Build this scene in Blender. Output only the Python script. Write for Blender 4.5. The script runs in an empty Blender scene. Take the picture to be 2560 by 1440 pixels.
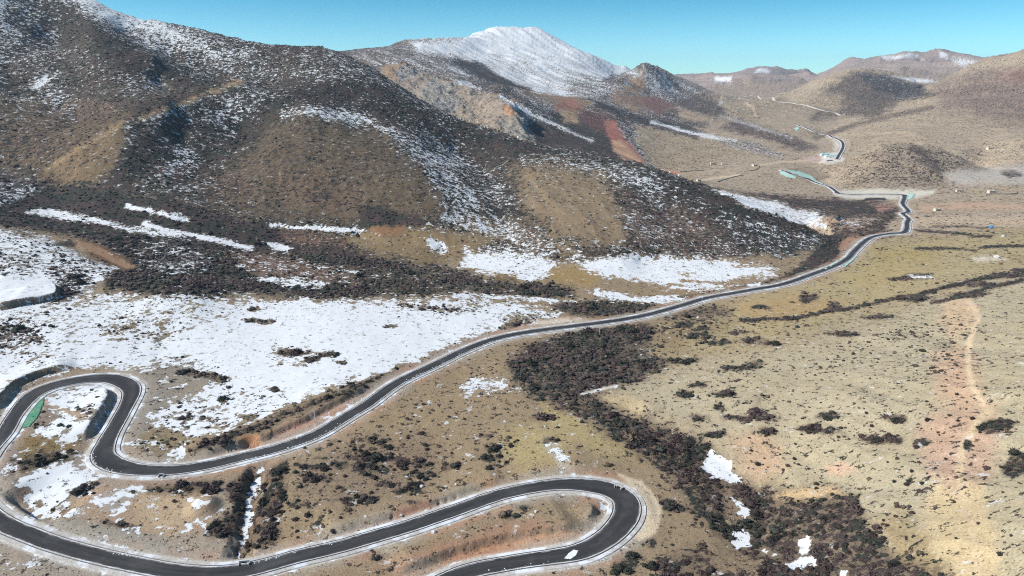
import bpy, bmesh, math, random
import numpy as np
from mathutils import Vector, Matrix

random.seed(7)
rng = np.random.default_rng(7)
C = bpy.context.scene.collection
f32 = np.float32

# ---------------------------------------------------------------- view used to survey the ground
S = 1.6                      # metres per survey unit
F, PITCH = 1668.0, math.radians(17.6)
SP, CP = math.sin(PITCH), math.cos(PITCH)
H0 = 171.0                   # height of the drone above the near ground

def ray(u, v):               # pixel of the 2560x1440 photograph -> bearing a = X/Y, slope s = Z/Y
    x = (np.asarray(u, float) - 1280) / F
    y = (720 - np.asarray(v, float)) / F
    Y = CP + y * SP
    return x / Y, (-SP + y * CP) / Y

def proj(X, Y, Z):           # world offset from the drone -> pixel
    d = Y * CP - Z * SP
    return 1280 + F * X / d, 720 - F * (Y * SP + Z * CP) / d

# ---------------------------------------------------------------- noise
def _perm(seed):
    r = np.random.default_rng(seed)
    return r.permutation(256).astype(np.int32)
def perlin(x, y, seed=0):
    p = _perm(seed); p = np.concatenate([p, p])
    x = np.asarray(x, f32); y = np.asarray(y, f32)
    xi = np.floor(x).astype(np.int32); yi = np.floor(y).astype(np.int32)
    xf = x - xi; yf = y - yi
    xi &= 255; yi &= 255
    ang = (np.arange(256) * (2 * np.pi / 256)).astype(f32)
    gx, gy = np.cos(ang), np.sin(ang)
    def g(ix, iy, dx, dy):
        h = p[p[ix & 255] + (iy & 255)]
        return gx[h] * dx + gy[h] * dy
    u = xf * xf * xf * (xf * (xf * 6 - 15) + 10)
    w = yf * yf * yf * (yf * (yf * 6 - 15) + 10)
    a = g(xi, yi, xf, yf); b = g(xi + 1, yi, xf - 1, yf)
    c = g(xi, yi + 1, xf, yf - 1); d = g(xi + 1, yi + 1, xf - 1, yf - 1)
    t = a + u * (b - a)
    return (t + w * ((c + u * (d - c)) - t)) * f32(1.4)
def fbm(x, y, seed=0, octv=4, gain=0.5, lac=2.03):
    s = 0; amp = 1.0; tot = 0
    for k in range(octv):
        s = s + amp * perlin(x * lac ** k, y * lac ** k, seed + k)
        tot += amp; amp *= gain
    return s / tot
def ridged(x, y, seed=0, octv=4, gain=0.5):
    s = 0; amp = 1.0; tot = 0
    for k in range(octv):
        s = s + amp * (1 - 2 * np.abs(perlin(x * 2.03 ** k, y * 2.03 ** k, seed + k)))
        tot += amp; amp *= gain
    return s / tot
def smooth(x, a, b):
    t = np.clip((x - a) / (b - a), 0, 1)
    return t * t * (3 - 2 * t)

# ---------------------------------------------------------------- survey points of the terrain
PA, PL, PQ = [], [], []      # bearing, log distance, height / sqrt(distance)
def add(a, Y, z):
    PA.append(a); PL.append(math.log(Y)); PQ.append(z / math.sqrt(Y))
def gnd(pts):                # (u, v, height)
    for u, v, z in pts:
        a, s = ray(u, v); add(float(a), float(z / s), z)
def pts_y(pts):              # (u, v, distance)
    for u, v, Y in pts:
        a, s = ray(u, v); add(float(a), Y, float(s * Y))
def dens(pts, step=45):
    out = [pts[0]]
    for p, q in zip(pts, pts[1:]):
        n = max(1, int(math.hypot(q[0] - p[0], q[1] - p[1]) / step))
        for k in range(1, n + 1):
            t = k / n
            out.append((p[0] + (q[0] - p[0]) * t, p[1] + (q[1] - p[1]) * t, math.exp(math.log(p[2]) + (math.log(q[2]) - math.log(p[2])) * t)))
    return out
def crest(pts, back=0.3, reach=0.10, step=45):
    for u, v, Y in dens(pts, step):
        a, s = ray(u, v); a = float(a); z = float(s * Y)
        add(a, Y, z); add(a, Y * (1 + reach), z - back * Y * reach)

# near ground and valley floor
gnd([(-500,1500,-104),(-500,1200,-103),(-500,1000,-101),(-500,800,-93),(-500,650,-84),(-500,520,-72),
     (0,1440,-106),(640,1440,-107.5),(1280,1440,-109),(1900,1440,-106),(2250,1440,-94),(2560,1440,-81),(3000,1440,-68),
     (0,1200,-105),(400,1200,-107),(900,1220,-107),(1400,1150,-106),(1720,1180,-109),(1950,1290,-109),(2200,1200,-99),(2560,1200,-84),(3000,1200,-70),
     (0,1000,-103),(400,1000,-106),(900,1000,-106.5),(1350,980,-109),(1600,1000,-110),(1900,1000,-106),(2300,1000,-96.5),(2560,1000,-87.5),(3000,1000,-73),
     (0,850,-100),(400,850,-104),(700,850,-106),(1100,830,-109),(1500,840,-111),(1800,860,-110),(2100,850,-106),(2560,850,-94),(3000,850,-80),
     (400,720,-98),(0,700,-93),(800,720,-104),(1100,720,-107),(1500,700,-112),(1900,745,-113),(2200,740,-113),(2560,720,-104),(3000,720,-92),
     (2300,640,-118),(2560,630,-116),(3000,630,-110),(2200,560,-123),(2560,560,-122),(2400,520,-130),(2560,500,-131),(3000,540,-122),
     (0,560,-87),(250,560,-92),(450,560,-95),(900,600,-104)])
# foot of the left spur
gnd([(-300,420,-62),(0,432,-74),(150,458,-80),(300,482,-83),(420,500,-86),(560,535,-94),(700,570,-101),(900,590,-105),(1100,620,-108),(1280,640,-109),(1400,650,-110),(1600,648,-112),(1800,642,-114),(1950,632,-116),(2070,618,-117.5)])
# close below the frame
for a in (-1.3,-0.9,-0.5,0,0.4,0.7,1.0,1.3):
    add(a, 60, -107 + 26 * max(0, a) ** 2); add(a, 100, -107 + 29 * max(0, a) ** 2)
# crest of the left spur (skyline)
SPUR = [(-700,-230,1060),(-300,-130,1010),(0,-62,1000),(140,-20,990),(240,3,980),(300,32,975),(380,52,968),(430,62,962),(540,85,955),(640,108,950),(760,118,945),(800,124,940),(870,148,920),
        (950,190,880),(1050,250,820),(1150,302,770),(1250,338,730),(1320,357,705),(1400,372,680),(1500,395,650),(1600,415,620),(1700,446,595),(1800,478,570),(1900,520,545),(2000,562,520),(2060,598,500)]
crest(SPUR, 0.28, 0.12)
pts_y([(770,280,660),(900,320,665),(1000,340,642),(1060,440,534),(1090,520,480),(850,450,527),(700,420,545),(900,540,470),(550,480,520)])
pts_y([(1200,420,645),(1230,500,528),(1270,570,470),(1150,380,690)])
pts_y([(1330,430,584),(1400,520,492),(1480,430,590),(1560,560,465),(1660,520,520),(1800,560,485)])
pts_y(dens([(600,205,742),(500,243,690),(420,272,632),(300,318,580),(200,370,555),(120,420,540)]))
pts_y([(200,300,662),(60,300,640),(400,215,752),(540,208,805),(100,200,740),(0,180,760),(230,72,850),(380,150,772),(480,195,770),(320,90,905),(430,150,865),(90,90,860),(150,110,870),(450,350,612),(600,330,658),(660,215,800),(380,420,540)])
# hidden hollow behind the spur, then the cliffs
for u, v, Y in ((1000,250,1010),(1100,330,950),(1200,360,880),(1300,380,830),(1400,395,790),(1500,415,750),(1600,440,720),(1700,465,690),(1800,495,660)):
    a, s = ray(u, v); add(float(a), Y, float(s * Y))
crest([(935,180,1500),(975,168,1480),(1015,176,1400),(1050,188,1380),(1130,197,1360),(1200,222,1300),(1260,240,1230),(1290,262,1150),(1312,300,1090),(1322,335,1060)], 0.25, 0.06)
pts_y([(1040,250,1180),(1100,275,1140),(1180,320,1070),(1250,345,1000),(1300,355,985),(1200,270,1180),(1280,310,1070)])
pts_y([(1345,330,1150),(1330,300,1210),(1300,255,1330),(1240,225,1450),(1360,360,1000),(1400,365,950),(1450,370,930),(1500,388,930),(1560,400,970),(1610,425,1000),(1655,432,1010),(1690,440,990)])
pts_y([(1400,300,1350),(1380,250,1560),(1440,245,1640),(1470,262,1560),(1500,300,1420),(1540,320,1340),(1560,370,1150),(1590,410,1040),(1620,360,1260),(1650,320,1500),(1600,300,1600)])
pts_y([(1750,330,1474),(1700,380,1210),(1800,410,1115),(1650,280,1800),(1580,250,1900),(1560,215,2050),(1740,270,1950)])
pts_y(dens([(1615,170,2300),(1610,200,2230),(1600,235,2100)]))
pts_y([(1560,230,2050),(1680,235,2250),(1720,255,2150),(1560,205,2350)])
crest([(1535,195,2700),(1585,182,2340),(1615,165,2300),(1650,181,2350),(1700,206,2430),(1760,236,2520),(1800,250,2500)], 0.3, 0.08)
# snow mountain
crest([(820,150,2300),(884,141,2250),(985,124,2250),(1010,117,2300),(1060,108,2400),(1110,105,2500),(1150,105,2650),(1180,95,2850),(1240,78,3000),(1290,77,3020),(1340,80,3050),(1380,99,3020),(1430,130,2950),(1490,155,2880),(1520,168,2850),(1560,176,2850)], 0.3, 0.12)
pts_y([(1050,160,1750),(1100,180,1650),(1150,180,1800),(1200,190,1850),(1300,215,1900),(1380,222,1950),(1450,215,2000),(1500,200,2250),(1200,140,2350),(1300,150,2380),(1400,165,2400),(1470,185,2450),(1280,110,2720),(1380,130,2700),(1220,110,2650),(940,160,1750)])
# far valley, knoll and right-hand hills
gnd([(2250,485,-136),(2050,470,-137),(2150,478,-137),(1960,428,-137),(1850,450,-136),(1750,450,-133),(2090,398,-137),(2000,390,-137),(2440,470,-131),(2560,470,-129),(2470,440,-128),(2560,420,-124),(1950,520,-127),(1900,545,-124),(2080,560,-122),(2000,490,-132)])
gnd([(2104,365,-132),(2050,335,-126),(2000,320,-117),(1900,340,-122),(1850,300,-108),(1900,252,-77),(1800,246,-72),(1960,280,-98),(1990,250,-80)])
crest([(2100,440,985),(2130,405,1010),(2160,385,1030),(2200,367,1045),(2250,361,1050),(2300,364,1050),(2350,376,1035),(2400,398,1010),(2440,420,985)], 0.3, 0.07)
pts_y([(2180,440,905),(2250,440,900),(2330,440,905),(2250,400,960),(2100,455,940)])
pts_y([(2110,287,2010),(2180,300,1760),(2250,300,1620),(2200,330,1450),(2150,345,1400),(2300,335,1330),(2420,340,1300),(2480,375,1180),(2560,360,1150),(2400,380,1150),(2560,300,1420),(2450,290,1550),(2350,280,1700),(2330,240,2200),(2400,240,1950),(2560,220,1850),(2480,200,2150),(2700,300,1500),(3000,330,1300),(3000,200,1900),(2700,420,1000),(3000,440,1000)])
crest([(2390,192,2480),(2420,176,2430),(2480,155,2400),(2560,138,2300),(2700,110,2250),(3000,80,2200)], 0.2, 0.1)
crest([(1900,262,2480),(1950,246,2560),(2010,222,2600),(2050,205,2620),(2120,185,2620),(2160,181,2600),(2220,191,2600),(2280,211,2620),(2340,233,2500)], 0.25, 0.08)
pts_y([(2160,220,2350),(2100,250,2250),(2230,245,2250),(2160,265,2100)])
# far ranges
crest([(1750,212,4300),(1830,214,4300),(1880,208,4200),(1930,190,4150),(1950,190,4150),(1990,203,4200),(2040,214,4400)], 0.2, 0.08)
crest([(2020,197,5200),(2039,193,5200),(2086,175,5150),(2120,154,5100),(2140,150,5050),(2170,153,5080),(2204,144,5000),(2237,139,5000),(2268,133,5000),(2284,136,5050),(2305,145,5100),(2325,134,4950),(2352,127,4880),(2368,138,4950),(2382,144,5050),(2399,141,5000),(2422,146,5000),(2446,160,5050),(2475,168,5100),(2560,160,5200),(3000,150,5200)], 0.35, 0.12, 14)
crest([(1640,205,6000),(1690,193,6000),(1735,192,6000),(1770,194,6000),(1784,189,6000),(1801,196,6100),(1824,201,6100),(1851,188,6000),(1881,178,6000),(1908,169,6000),(1922,176,6050),(1935,172,6000),(1952,176,6000),(1985,183,6000),(2012,183,6000),(2039,194,6100),(2100,196,6200)], 0.3, 0.1, 14)
pts_y([(2140,175,4500),(2200,170,4480),(2180,178,4650),(2260,165,4400),(2235,172,4620),(2330,165,4350),(2300,172,4600),(2380,172,4500),(1890,195,5300),(1915,195,5500),(1950,196,5300)])
for a in (-1.3,-0.9,-0.5,-0.2,0.1,0.4,0.8,1.3):
    add(a, 8000, -100); add(a, 10000, -150)
for a in (-1.3,-0.9,-0.6,-0.35): add(a, 1500, 60); add(a, 3000, 20)
for a in (0.95,1.3): add(a, 1100, -70); add(a, 2500, 60); add(a, 5200, 60)

PA = np.array(PA); PL = np.array(PL); PQ = np.array(PQ)
LS = 0.55
P2 = np.stack([PA, PL * LS], 1)
keep = [0]                                    # drop near-duplicates
for i in range(1, len(P2)):
    if np.min(np.hypot(*(P2[keep] - P2[i]).T)) > 0.004: keep.append(i)
P2 = P2[keep]; PQ = PQ[keep]
BETA = 1.35
n = len(P2)
D = np.hypot(P2[:, None, 0] - P2[None, :, 0], P2[:, None, 1] - P2[None, :, 1])
A = np.zeros((n + 3, n + 3)); A[:n, :n] = D ** BETA - 2e-4 * np.eye(n)
A[:n, n] = 1; A[:n, n + 1:] = P2; A[n, :n] = 1; A[n + 1:, :n] = P2.T
W = np.linalg.solve(A, np.concatenate([PQ, np.zeros(3)]))

# ---------------------------------------------------------------- the polar ground grid
NA = 1300
aa = np.linspace(-1.12, 1.12, NA)
l1 = np.arange(math.log(66), math.log(1500), 0.003)
l2 = np.arange(l1[-1] + 0.006, math.log(9500), 0.007)
ll = np.concatenate([l1, l2]); NL = len(ll)
ca = np.linspace(-1.12, 1.12, 460); cl = np.linspace(ll[0], ll[-1], 380)
GA, GL = np.meshgrid(ca, cl)
Q = np.full(GA.size, W[n]) + W[n + 1] * GA.ravel() + W[n + 2] * GL.ravel() * LS
ga, gl = GA.ravel(), GL.ravel() * LS
for k0 in range(0, GA.size, 8000):
    sl = slice(k0, k0 + 8000)
    r = np.hypot(ga[sl, None] - P2[None, :, 0], gl[sl, None] - P2[None, :, 1])
    Q[sl] += (r ** BETA) @ W[:n]
Q = Q.reshape(GA.shape)
def cubic_up(M, src, dst, axis):
    M = np.moveaxis(M, axis, 0)
    t = (dst - src[0]) / (src[1] - src[0]); i = np.clip(np.floor(t).astype(int), 0, len(src) - 2); x = (t - i)[:, None]
    g = lambda k: M[np.clip(i + k, 0, len(src) - 1)]
    p0, p1, p2, p3 = g(-1), g(0), g(1), g(2)
    R = p1 + 0.5 * x * (p2 - p0 + x * (2 * p0 - 5 * p1 + 4 * p2 - p3 + x * (3 * (p1 - p2) + p3 - p0)))
    return np.moveaxis(R, 0, axis)
Q = cubic_up(cubic_up(Q, ca, aa, 1), cl, ll, 0)
LY = np.exp(ll)
Z = (Q * np.sqrt(LY)[:, None] * S)
YY = np.repeat((LY * S)[:, None], NA, 1); XX = YY * aa[None, :]
XX = XX.astype(f32); YY = YY.astype(f32); Z = Z.astype(f32)

def sheet_at(a, Y, M):       # bilinear read of a grid field at bearing a, distance Y (metres)
    fi = np.interp(np.log(np.asarray(Y, float) / S), ll, np.arange(NL)); fj = (np.asarray(a, float) - aa[0]) / (aa[1] - aa[0])
    i = np.clip(np.floor(fi).astype(int), 0, NL - 2); j = np.clip(np.floor(fj).astype(int), 0, NA - 2)
    x = np.clip(fi - i, 0, 1); y = np.clip(fj - j, 0, 1)
    return (M[i, j] * (1 - y) + M[i, j + 1] * y) * (1 - x) + (M[i + 1, j] * (1 - y) + M[i + 1, j + 1] * y) * x
def zat(X, Y): return sheet_at(np.asarray(X) / np.asarray(Y), Y, Z)
def hit(u, v, ymin=0.0):     # where the line of sight through a pixel first meets the ground
    a, s = ray(u, v)
    fj = float((a - aa[0]) / (aa[1] - aa[0])); j = int(min(max(math.floor(fj), 0), NA - 2)); t = min(max(fj - j, 0), 1)
    col = Z[:, j] * (1 - t) + Z[:, j + 1] * t
    Yc = LY * S
    d = col / Yc - s
    ok = (d >= 0) & (Yc > ymin)
    i = int(np.argmax(ok)) if ok.any() else NL - 1
    if i > 0 and d[i - 1] < 0:
        w = -d[i - 1] / (d[i] - d[i - 1] + 1e-12); Y = Yc[i - 1] + w * (Yc[i] - Yc[i - 1])
    else: Y = Yc[i]
    return float(a * Y), float(Y)

# ---------------------------------------------------------------- relief
gy = np.gradient(Z, axis=0) / np.gradient(YY, axis=0)
slope = np.abs(gy)
gx = np.gradient(Z, axis=1) / np.gradient(XX, axis=1)
slope = np.sqrt(gy ** 2 + gx ** 2)
hill = smooth(slope, 0.07, 0.26).astype(f32)
far = smooth(YY, 2300, 3600).astype(f32); vfar = smooth(YY, 4500, 7000).astype(f32)
U0, V0 = proj(XX, YY, Z)
def inpoly_sd(U, V, poly):   # signed distance to a polygon, positive inside
    n_ = len(poly); ins = np.zeros(U.shape, bool); d = np.full(U.shape, 1e9, f32)
    for k in range(n_):
        x0, y0 = poly[k]; x1, y1 = poly[(k + 1) % n_]
        c = ((y0 > V) != (y1 > V)) & (U < (x1 - x0) * (V - y0) / ((y1 - y0) or 1e-9) + x0)
        ins ^= c
        dx, dy = x1 - x0, y1 - y0; L2 = dx * dx + dy * dy or 1e-9
        t = np.clip(((U - x0) * dx + (V - y0) * dy) / L2, 0, 1)
        d = np.minimum(d, np.hypot(U - x0 - t * dx, V - y0 - t * dy))
    return np.where(ins, d, -d)
def line_sd(U, V, line):     # minus distance to an open line
    d = np.full(U.shape, 1e9, f32)
    for (x0, y0), (x1, y1) in zip(line, line[1:]):
        dx, dy = x1 - x0, y1 - y0; L2 = dx * dx + dy * dy or 1e-9
        t = np.clip(((U - x0) * dx + (V - y0) * dy) / L2, 0, 1)
        d = np.minimum(d, np.hypot(U - x0 - t * dx, V - y0 - t * dy))
    return -d
a_sp, Y_sp = [], []
for u, v, Y in dens(SPUR, 40):
    a, _ = ray(u, v); a_sp.append(float(a)); Y_sp.append(Y)
Y1 = np.interp(aa, a_sp + [a_sp[-1] + .06, 1.2], [y * 1.03 for y in Y_sp] + [640, 640]) * S
ub = np.interp(aa, [float(ray(u, 250)[0]) for u in (-900, 1780, 1825, 3400)], [1600, 1600, 2850, 2850])
Y2 = ub * S
cliff_w = 0
cls = np.where(YY < Y1[None, :], 0, np.where(YY < Y2[None, :], 1, np.where(YY < 3650 * S, 2, 3))).astype(np.int8)

relief = 0.55 * fbm(XX / 55, YY / 55, 11, 3) + 0.34 * fbm(XX / 13, YY / 13, 21, 3)
relief = relief + hill * (1 - vfar) * (4.2 * ridged(XX / 170, YY / 170, 31, 4, .48) + 1.0 * fbm(XX / 30, YY / 30, 41, 3))
relief = relief + far * hill * (13 * ridged(XX / 520, YY / 520, 51, 5, .5))
relief = relief + vfar * hill * (8 * ridged(XX / 1500, YY / 1500, 61, 5, .52))
rill = ridged((XX + YY * .22) / 42, YY / 210, 81, 3, .5)
relief = relief + hill * (cls == 0) * 2.6 * rill
hill2 = np.maximum(hill, smooth(slope, .02, .14) * smooth(YY, 1900, 2700)).astype(f32)
rill2 = ridged((XX + YY * .62) / 90, (YY - XX * .5) / 600, 83, 4, .55)
relief = relief + hill2 * np.isin(cls, (1, 2)) * (7 + 10 * smooth(YY, 2300, 3600)) * rill2
vmin3 = np.where(cls == 3, V0, 1e6).min(0); m3 = np.clip((V0 - vmin3[None, :]) / 22, .10, 1)
relief = relief + (cls == 3) * m3 * 150 * (ridged((XX + YY * .5) / 900, (YY - XX * .3) / 3200, 88, 3, .5) - .35)
relief = relief + hill2 * np.isin(cls, (1, 2)) * smooth(YY, 1800, 2600) * np.where(cls == 1, 16, 9) * ridged((XX + YY * .3) / 300, (YY - XX * .3) / 700, 89, 3, .5)
rsl = np.clip(inpoly_sd(U0, V0, [(1560,960),(2000,830),(2560,655),(2950,560),(2950,1650),(2150,1650),(1950,1230),(1700,1070)]) / 80, 0, 1) * (cls == 0)
relief = relief + rsl * (1.5 * ridged((XX * .89 + YY * .45) / 150, (YY * .89 - XX * .45) / 38, 90, 3, .5) + .8 * fbm(XX / 30, YY / 30, 92, 3))
rill3 = ridged((XX + YY * .35) / 330, (YY - XX * .3) / 1500, 85, 4, .6)
relief = relief + (cls == 3) * hill2 * (30 * rill3 + 8 * ridged(XX / 260, YY / 260, 87, 3, .6))
cliff = np.clip(inpoly_sd(U0, V0, [(960,170),(1010,165),(1060,185),(1140,200),(1210,228),(1275,256),(1312,298),(1330,365),(1230,370),(1100,310),(1020,240),(960,200)]) / 14, 0, 1) * (cls == 1)
relief = relief + cliff * (13 * ridged(XX / 60, YY / 90, 71, 5, .6) + 3.0 * fbm(XX / 9, YY / 14, 77, 3))
rockout = np.clip(inpoly_sd(U0, V0, [(985,182),(1000,165),(1025,162),(1045,182),(1040,200),(1000,205)]) / 6, 0, 1) * (cls == 1)
relief = relief + rockout * 16 * np.abs(perlin(XX / 14, YY / 30, 79))
nearfade = smooth(YY, 100, 150)
Z += relief.astype(f32)

# ---------------------------------------------------------------- lines on the ground (roads, banks, gullies)
def spline(pts, step):
    P = [np.array(p, float) for p in pts]; P = [2 * P[0] - P[1]] + P + [2 * P[-1] - P[-2]]
    out = []
    for k in range(1, len(P) - 2):
        p0, p1, p2, p3 = P[k - 1:k + 3]
        m = max(2, int(np.linalg.norm((p2 - p1)[:2]) / step))
        for q in range(m):
            t = q / m
            out.append(0.5 * (2 * p1 + (p2 - p0) * t + (2 * p0 - 5 * p1 + 4 * p2 - p3) * t * t + (3 * p1 - p0 - 3 * p2 + p3) * t ** 3))
    out.append(P[-2]); return np.array(out)
def resample(W_, step):
    d = np.concatenate([[0], np.cumsum(np.hypot(*np.diff(W_[:, :2], axis=0).T))])
    m = max(2, int(d[-1] / step)); t = np.linspace(0, d[-1], m)
    return np.stack([np.interp(t, d, W_[:, k]) for k in range(W_.shape[1])], 1)
def boxsm(x, k):
    if k < 2: return x
    pad = np.concatenate([np.full(k, x[0]), x, np.full(k, x[-1])])
    ker = np.hanning(2 * k + 1); ker /= ker.sum()
    return np.convolve(pad, ker, 'same')[k:-k]
def ground_line(px, step=2.0, ymin=0.0, sm=3):
    W_ = np.array([hit(u, v, ymin * S) for u, v in px])
    W_ = resample(spline(W_, step), step)
    if sm:
        for k in (0, 1):
            W_[1:-1, k] = boxsm(W_[:, k], sm)[1:-1]
    return W_
def line_field(W_, R):       # distance, side and index of the nearest line point, on the grid within R
    dist = np.full(Z.shape, 1e9, f32); side = np.zeros(Z.shape, f32); idx = np.zeros(Z.shape, f32)
    da = aa[1] - aa[0]
    for k in range(len(W_) - 1):
        x0, y0 = W_[k]; x1, y1 = W_[k + 1]
        i0 = np.searchsorted(LY * S, min(y0, y1) - R); i1 = np.searchsorted(LY * S, max(y0, y1) + R) + 1
        ym = max(min(y0, y1) - R, 60)
        amin = min(min(x0, x1) - R, 0) / ym if min(x0, x1) - R < 0 else (min(x0, x1) - R) / (max(y0, y1) + R)
        amax = max(max(x0, x1) + R, 0) / ym if max(x0, x1) + R > 0 else (max(x0, x1) + R) / (max(y0, y1) + R)
        j0 = max(0, int((amin - aa[0]) / da)); j1 = min(NA, int((amax - aa[0]) / da) + 2)
        if i1 <= i0 or j1 <= j0: continue
        sl = (slice(i0, i1), slice(j0, j1))
        X, Y = XX[sl], YY[sl]; dx, dy = x1 - x0, y1 - y0; L2 = dx * dx + dy * dy or 1e-9
        t = np.clip(((X - x0) * dx + (Y - y0) * dy) / L2, 0, 1)
        d = np.hypot(X - x0 - t * dx, Y - y0 - t * dy)
        m = d < dist[sl]
        dist[sl] = np.where(m, d, dist[sl]); idx[sl] = np.where(m, k + t, idx[sl])
        side[sl] = np.where(m, np.sign(dx * (Y - y0) - dy * (X - x0)), side[sl])
    return dist, side, idx

def bank(px, h, back, step_w=2.5, ymin=0, end=10.0):
    """a step in the ground along a line: the side left of the line is raised by h and eases off over BACK metres"""
    W_ = ground_line(px, 1.5, ymin, 2)
    d, s_, ix = line_field(W_, back * 2.6)
    n_ = len(W_) * 1.0
    e = np.clip(np.minimum(ix, n_ - 1 - ix) / max(2.0, end / 1.5), 0, 1); e = e * e * (3 - 2 * e)
    d = d + 0.8 * fbm(XX / 6, YY / 6, 91, 2)
    hgt = np.where(s_ > 0, h * np.exp(-(d / back) ** 2) * np.clip(d / step_w, 0, 1), 0)
    m = d < back * 2.6
    Z[m] += (hgt * e)[m].astype(f32)
def trench(px, depth, half, ymin=0):
    W_ = ground_line(px, 1.5, ymin, 2)
    d, s_, ix = line_field(W_, half * 2.5)
    d = d + 2.4 * fbm(XX / 8, YY / 8, 93, 3)
    m = d < half * 2.5
    Z[m] -= (depth * (1 - smooth(d, half * .35, half * 1.6)) * np.clip(np.minimum(ix, len(W_) - ix) / 5, 0.2, 1))[m].astype(f32)
def dent(u, v, r, h, sx=1.0, ymin=0):
    x, y = hit(u, v, ymin)
    d = np.hypot((XX - x) / sx, YY - y)
    m = d < r * 1.5
    Z[m] += (h * (1 - smooth(d, r * .3, r * 1.25)))[m].astype(f32)

def px_of(scale, ox, oy, pts): return [(ox + x / scale, oy + y / scale) for x, y in pts]
ROAD = ([(1000,1492),(1090,1462)] + px_of(2.977, 850, 960, [(950,1398),(1300,1335),(1700,1265),(1850,1225),(2000,1135),(2110,1020),(2140,940),(2120,850),(2000,785),(1850,752),(1650,742),(1400,775),(1150,840),(850,945),(500,1060),(200,1155)])
        + px_of(2.977, 0, 960, [(2560,1205),(2200,1290),(1900,1370),(1600,1412),(1300,1395),(1000,1340),(700,1275),(400,1190),(200,1115),(50,1050)])
        + [(-30,1282),(-62,1245),(-66,1205),(-50,1165),(-22,1122)]
        + px_of(6.4, 0, 900, [(60,1200),(200,950),(350,740),(520,560),(750,440),(1000,370),(1300,310),(1600,288),(1850,310),(2050,400),(2110,490),(2090,600),(1990,800),(1880,1000),(1740,1240),(1650,1440)])
        + px_of(6.4, 200, 1050, [(350,520),(400,630),(560,720),(800,780),(1100,810),(1500,805),(1900,755),(2300,670)])
        + px_of(6.4, 560, 1000, [(0,985),(400,890),(800,790),(1200,660),(1500,545),(1800,370),(2050,210),(2300,60)])
        + [(994,957),(1085,913),(1152,880),(1219,853),(1287,836),(1387,821),(1522,804),(1623,786),(1710,762),(1767,745),(1868,727),(1952,712),(2019,690),(2086,665),(2120,646),(2136,628),(2163,603),(2187,591),(2228,584),(2262,580),(2268,557),(2271,547),(2257,534),(2271,529),(2257,510),(2261,493),(2251,487),(2170,486),(2103,485),(2090,479),(2060,463),(2020,448),(1980,435),(1952,426)])
# banks first (they stand clear of the road)
bank([(200,922),(150,930),(100,943),(55,962),(20,992),(-5,1030)][::-1], 3.4, 16)
bank([(298,958),(300,985),(285,1012),(268,1040),(246,1068),(224,1104)][::-1], 3.6, 16)
bank([(150,712),(150,745),(100,758),(40,768),(-30,785)][::-1], 4.5, 45)
bank([(-20,1240),(30,1262),(60,1285),(100,1302),(140,1312)], -4.5, 18)
bank([(1476,1248),(1490,1262),(1497,1280),(1494,1300),(1480,1316)][::-1], 3.0, 14)
bank([(980,1448),(1100,1405),(1200,1372),(1300,1350),(1400,1335),(1470,1318)], 2.6, 26)
bank([(800,1362),(950,1312),(1050,1280),(1130,1252),(1200,1232),(1290,1206)], 2.0, 22)
bank([(490,1160),(560,1132),(640,1113),(700,1086),(770,1055),(850,1012),(930,970)], 2.6, 24)
bank([(180,598),(230,612),(290,640),(345,668)][::-1], -6, 20)
trench([(662,1150),(640,1185),(640,1210),(622,1245),(626,1285),(610,1315),(614,1345),(598,1380),(612,1410)], 3.2, 4.2)
trench([(1540,1000),(1640,1070),(1740,1120),(1810,1180),(1850,1250),(1860,1330),(1900,1390),(2000,1380),(2080,1440)], 1.6, 9)
dent(625,1108,5.5,-4.0,0.9); dent(510,1268,7,3.2); dent(800,1062,3,1.8)
for u, v in ((1098,1260),(1118,1254),(1141,1247),(981,1288)): dent(u, v, 1.8, -2.2, .6)

RW = ground_line(ROAD, 2.0, 0, 4)
rz0 = zat(RW[:, 0], RW[:, 1])
RZ = boxsm(boxsm(rz0, 14), 8)
t_ = np.gradient(RW, axis=0); hd = np.unwrap(np.arctan2(t_[:, 1], t_[:, 0])); curv = boxsm(np.abs(np.gradient(hd)) / 2.0, 12)
HWR = boxsm(3.35 + 1.9 * smooth(curv, .012, .04), 12)
rd, rs, ri = line_field(RW, 34)
RCZ = np.interp(ri.ravel(), np.arange(len(RZ)), RZ).reshape(Z.shape).astype(f32)
rdn = rd + 0.9 * fbm(XX / 7, YY / 7, 95, 2) * smooth(rd, 6, 9)
RHW = np.interp(ri.ravel(), np.arange(len(HWR)), HWR).reshape(Z.shape).astype(f32)
rdn = rdn - (RHW - 3.35)
wgt = 1 - smooth(rdn, 6.4, 11.5)
bed = RCZ - 0.35
Z[:] = np.where(rd < 30, Z * (1 - wgt) + bed * wgt, Z)
# the bend that leaves the frame stands on a fill
FAR_ROAD = [(2092,398),(2097,389),(2104,377),(2108,365),(2103,353),(2085,345),(2055,336),(2032,328),(2012,319),(1996,314)]
FW = ground_line(FAR_ROAD, 3.0, 900, 3); FZ = boxsm(zat(FW[:, 0], FW[:, 1]), 6)
TRACK = [(1862,243),(1900,246),(1935,249),(1980,258),(2020,265),(2060,277),(2090,283),(2118,286)]
TW = ground_line(TRACK, 5.0, 1500, 2); TZ = boxsm(zat(TW[:, 0], TW[:, 1]), 4)
for W_, Z_, half in ((FW, FZ, 9), (TW, TZ, 12)):
    d, s_, ix = line_field(W_, half * 2.5)
    w_ = 1 - smooth(d, half, half * 2.2)
    z_ = np.interp(ix.ravel(), np.arange(len(Z_)), Z_).reshape(Z.shape) - 0.5
    Z[:] = np.where(d < half * 2.4, Z * (1 - w_) + z_ * w_, Z)

dYg = np.gradient(YY, axis=0)
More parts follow.
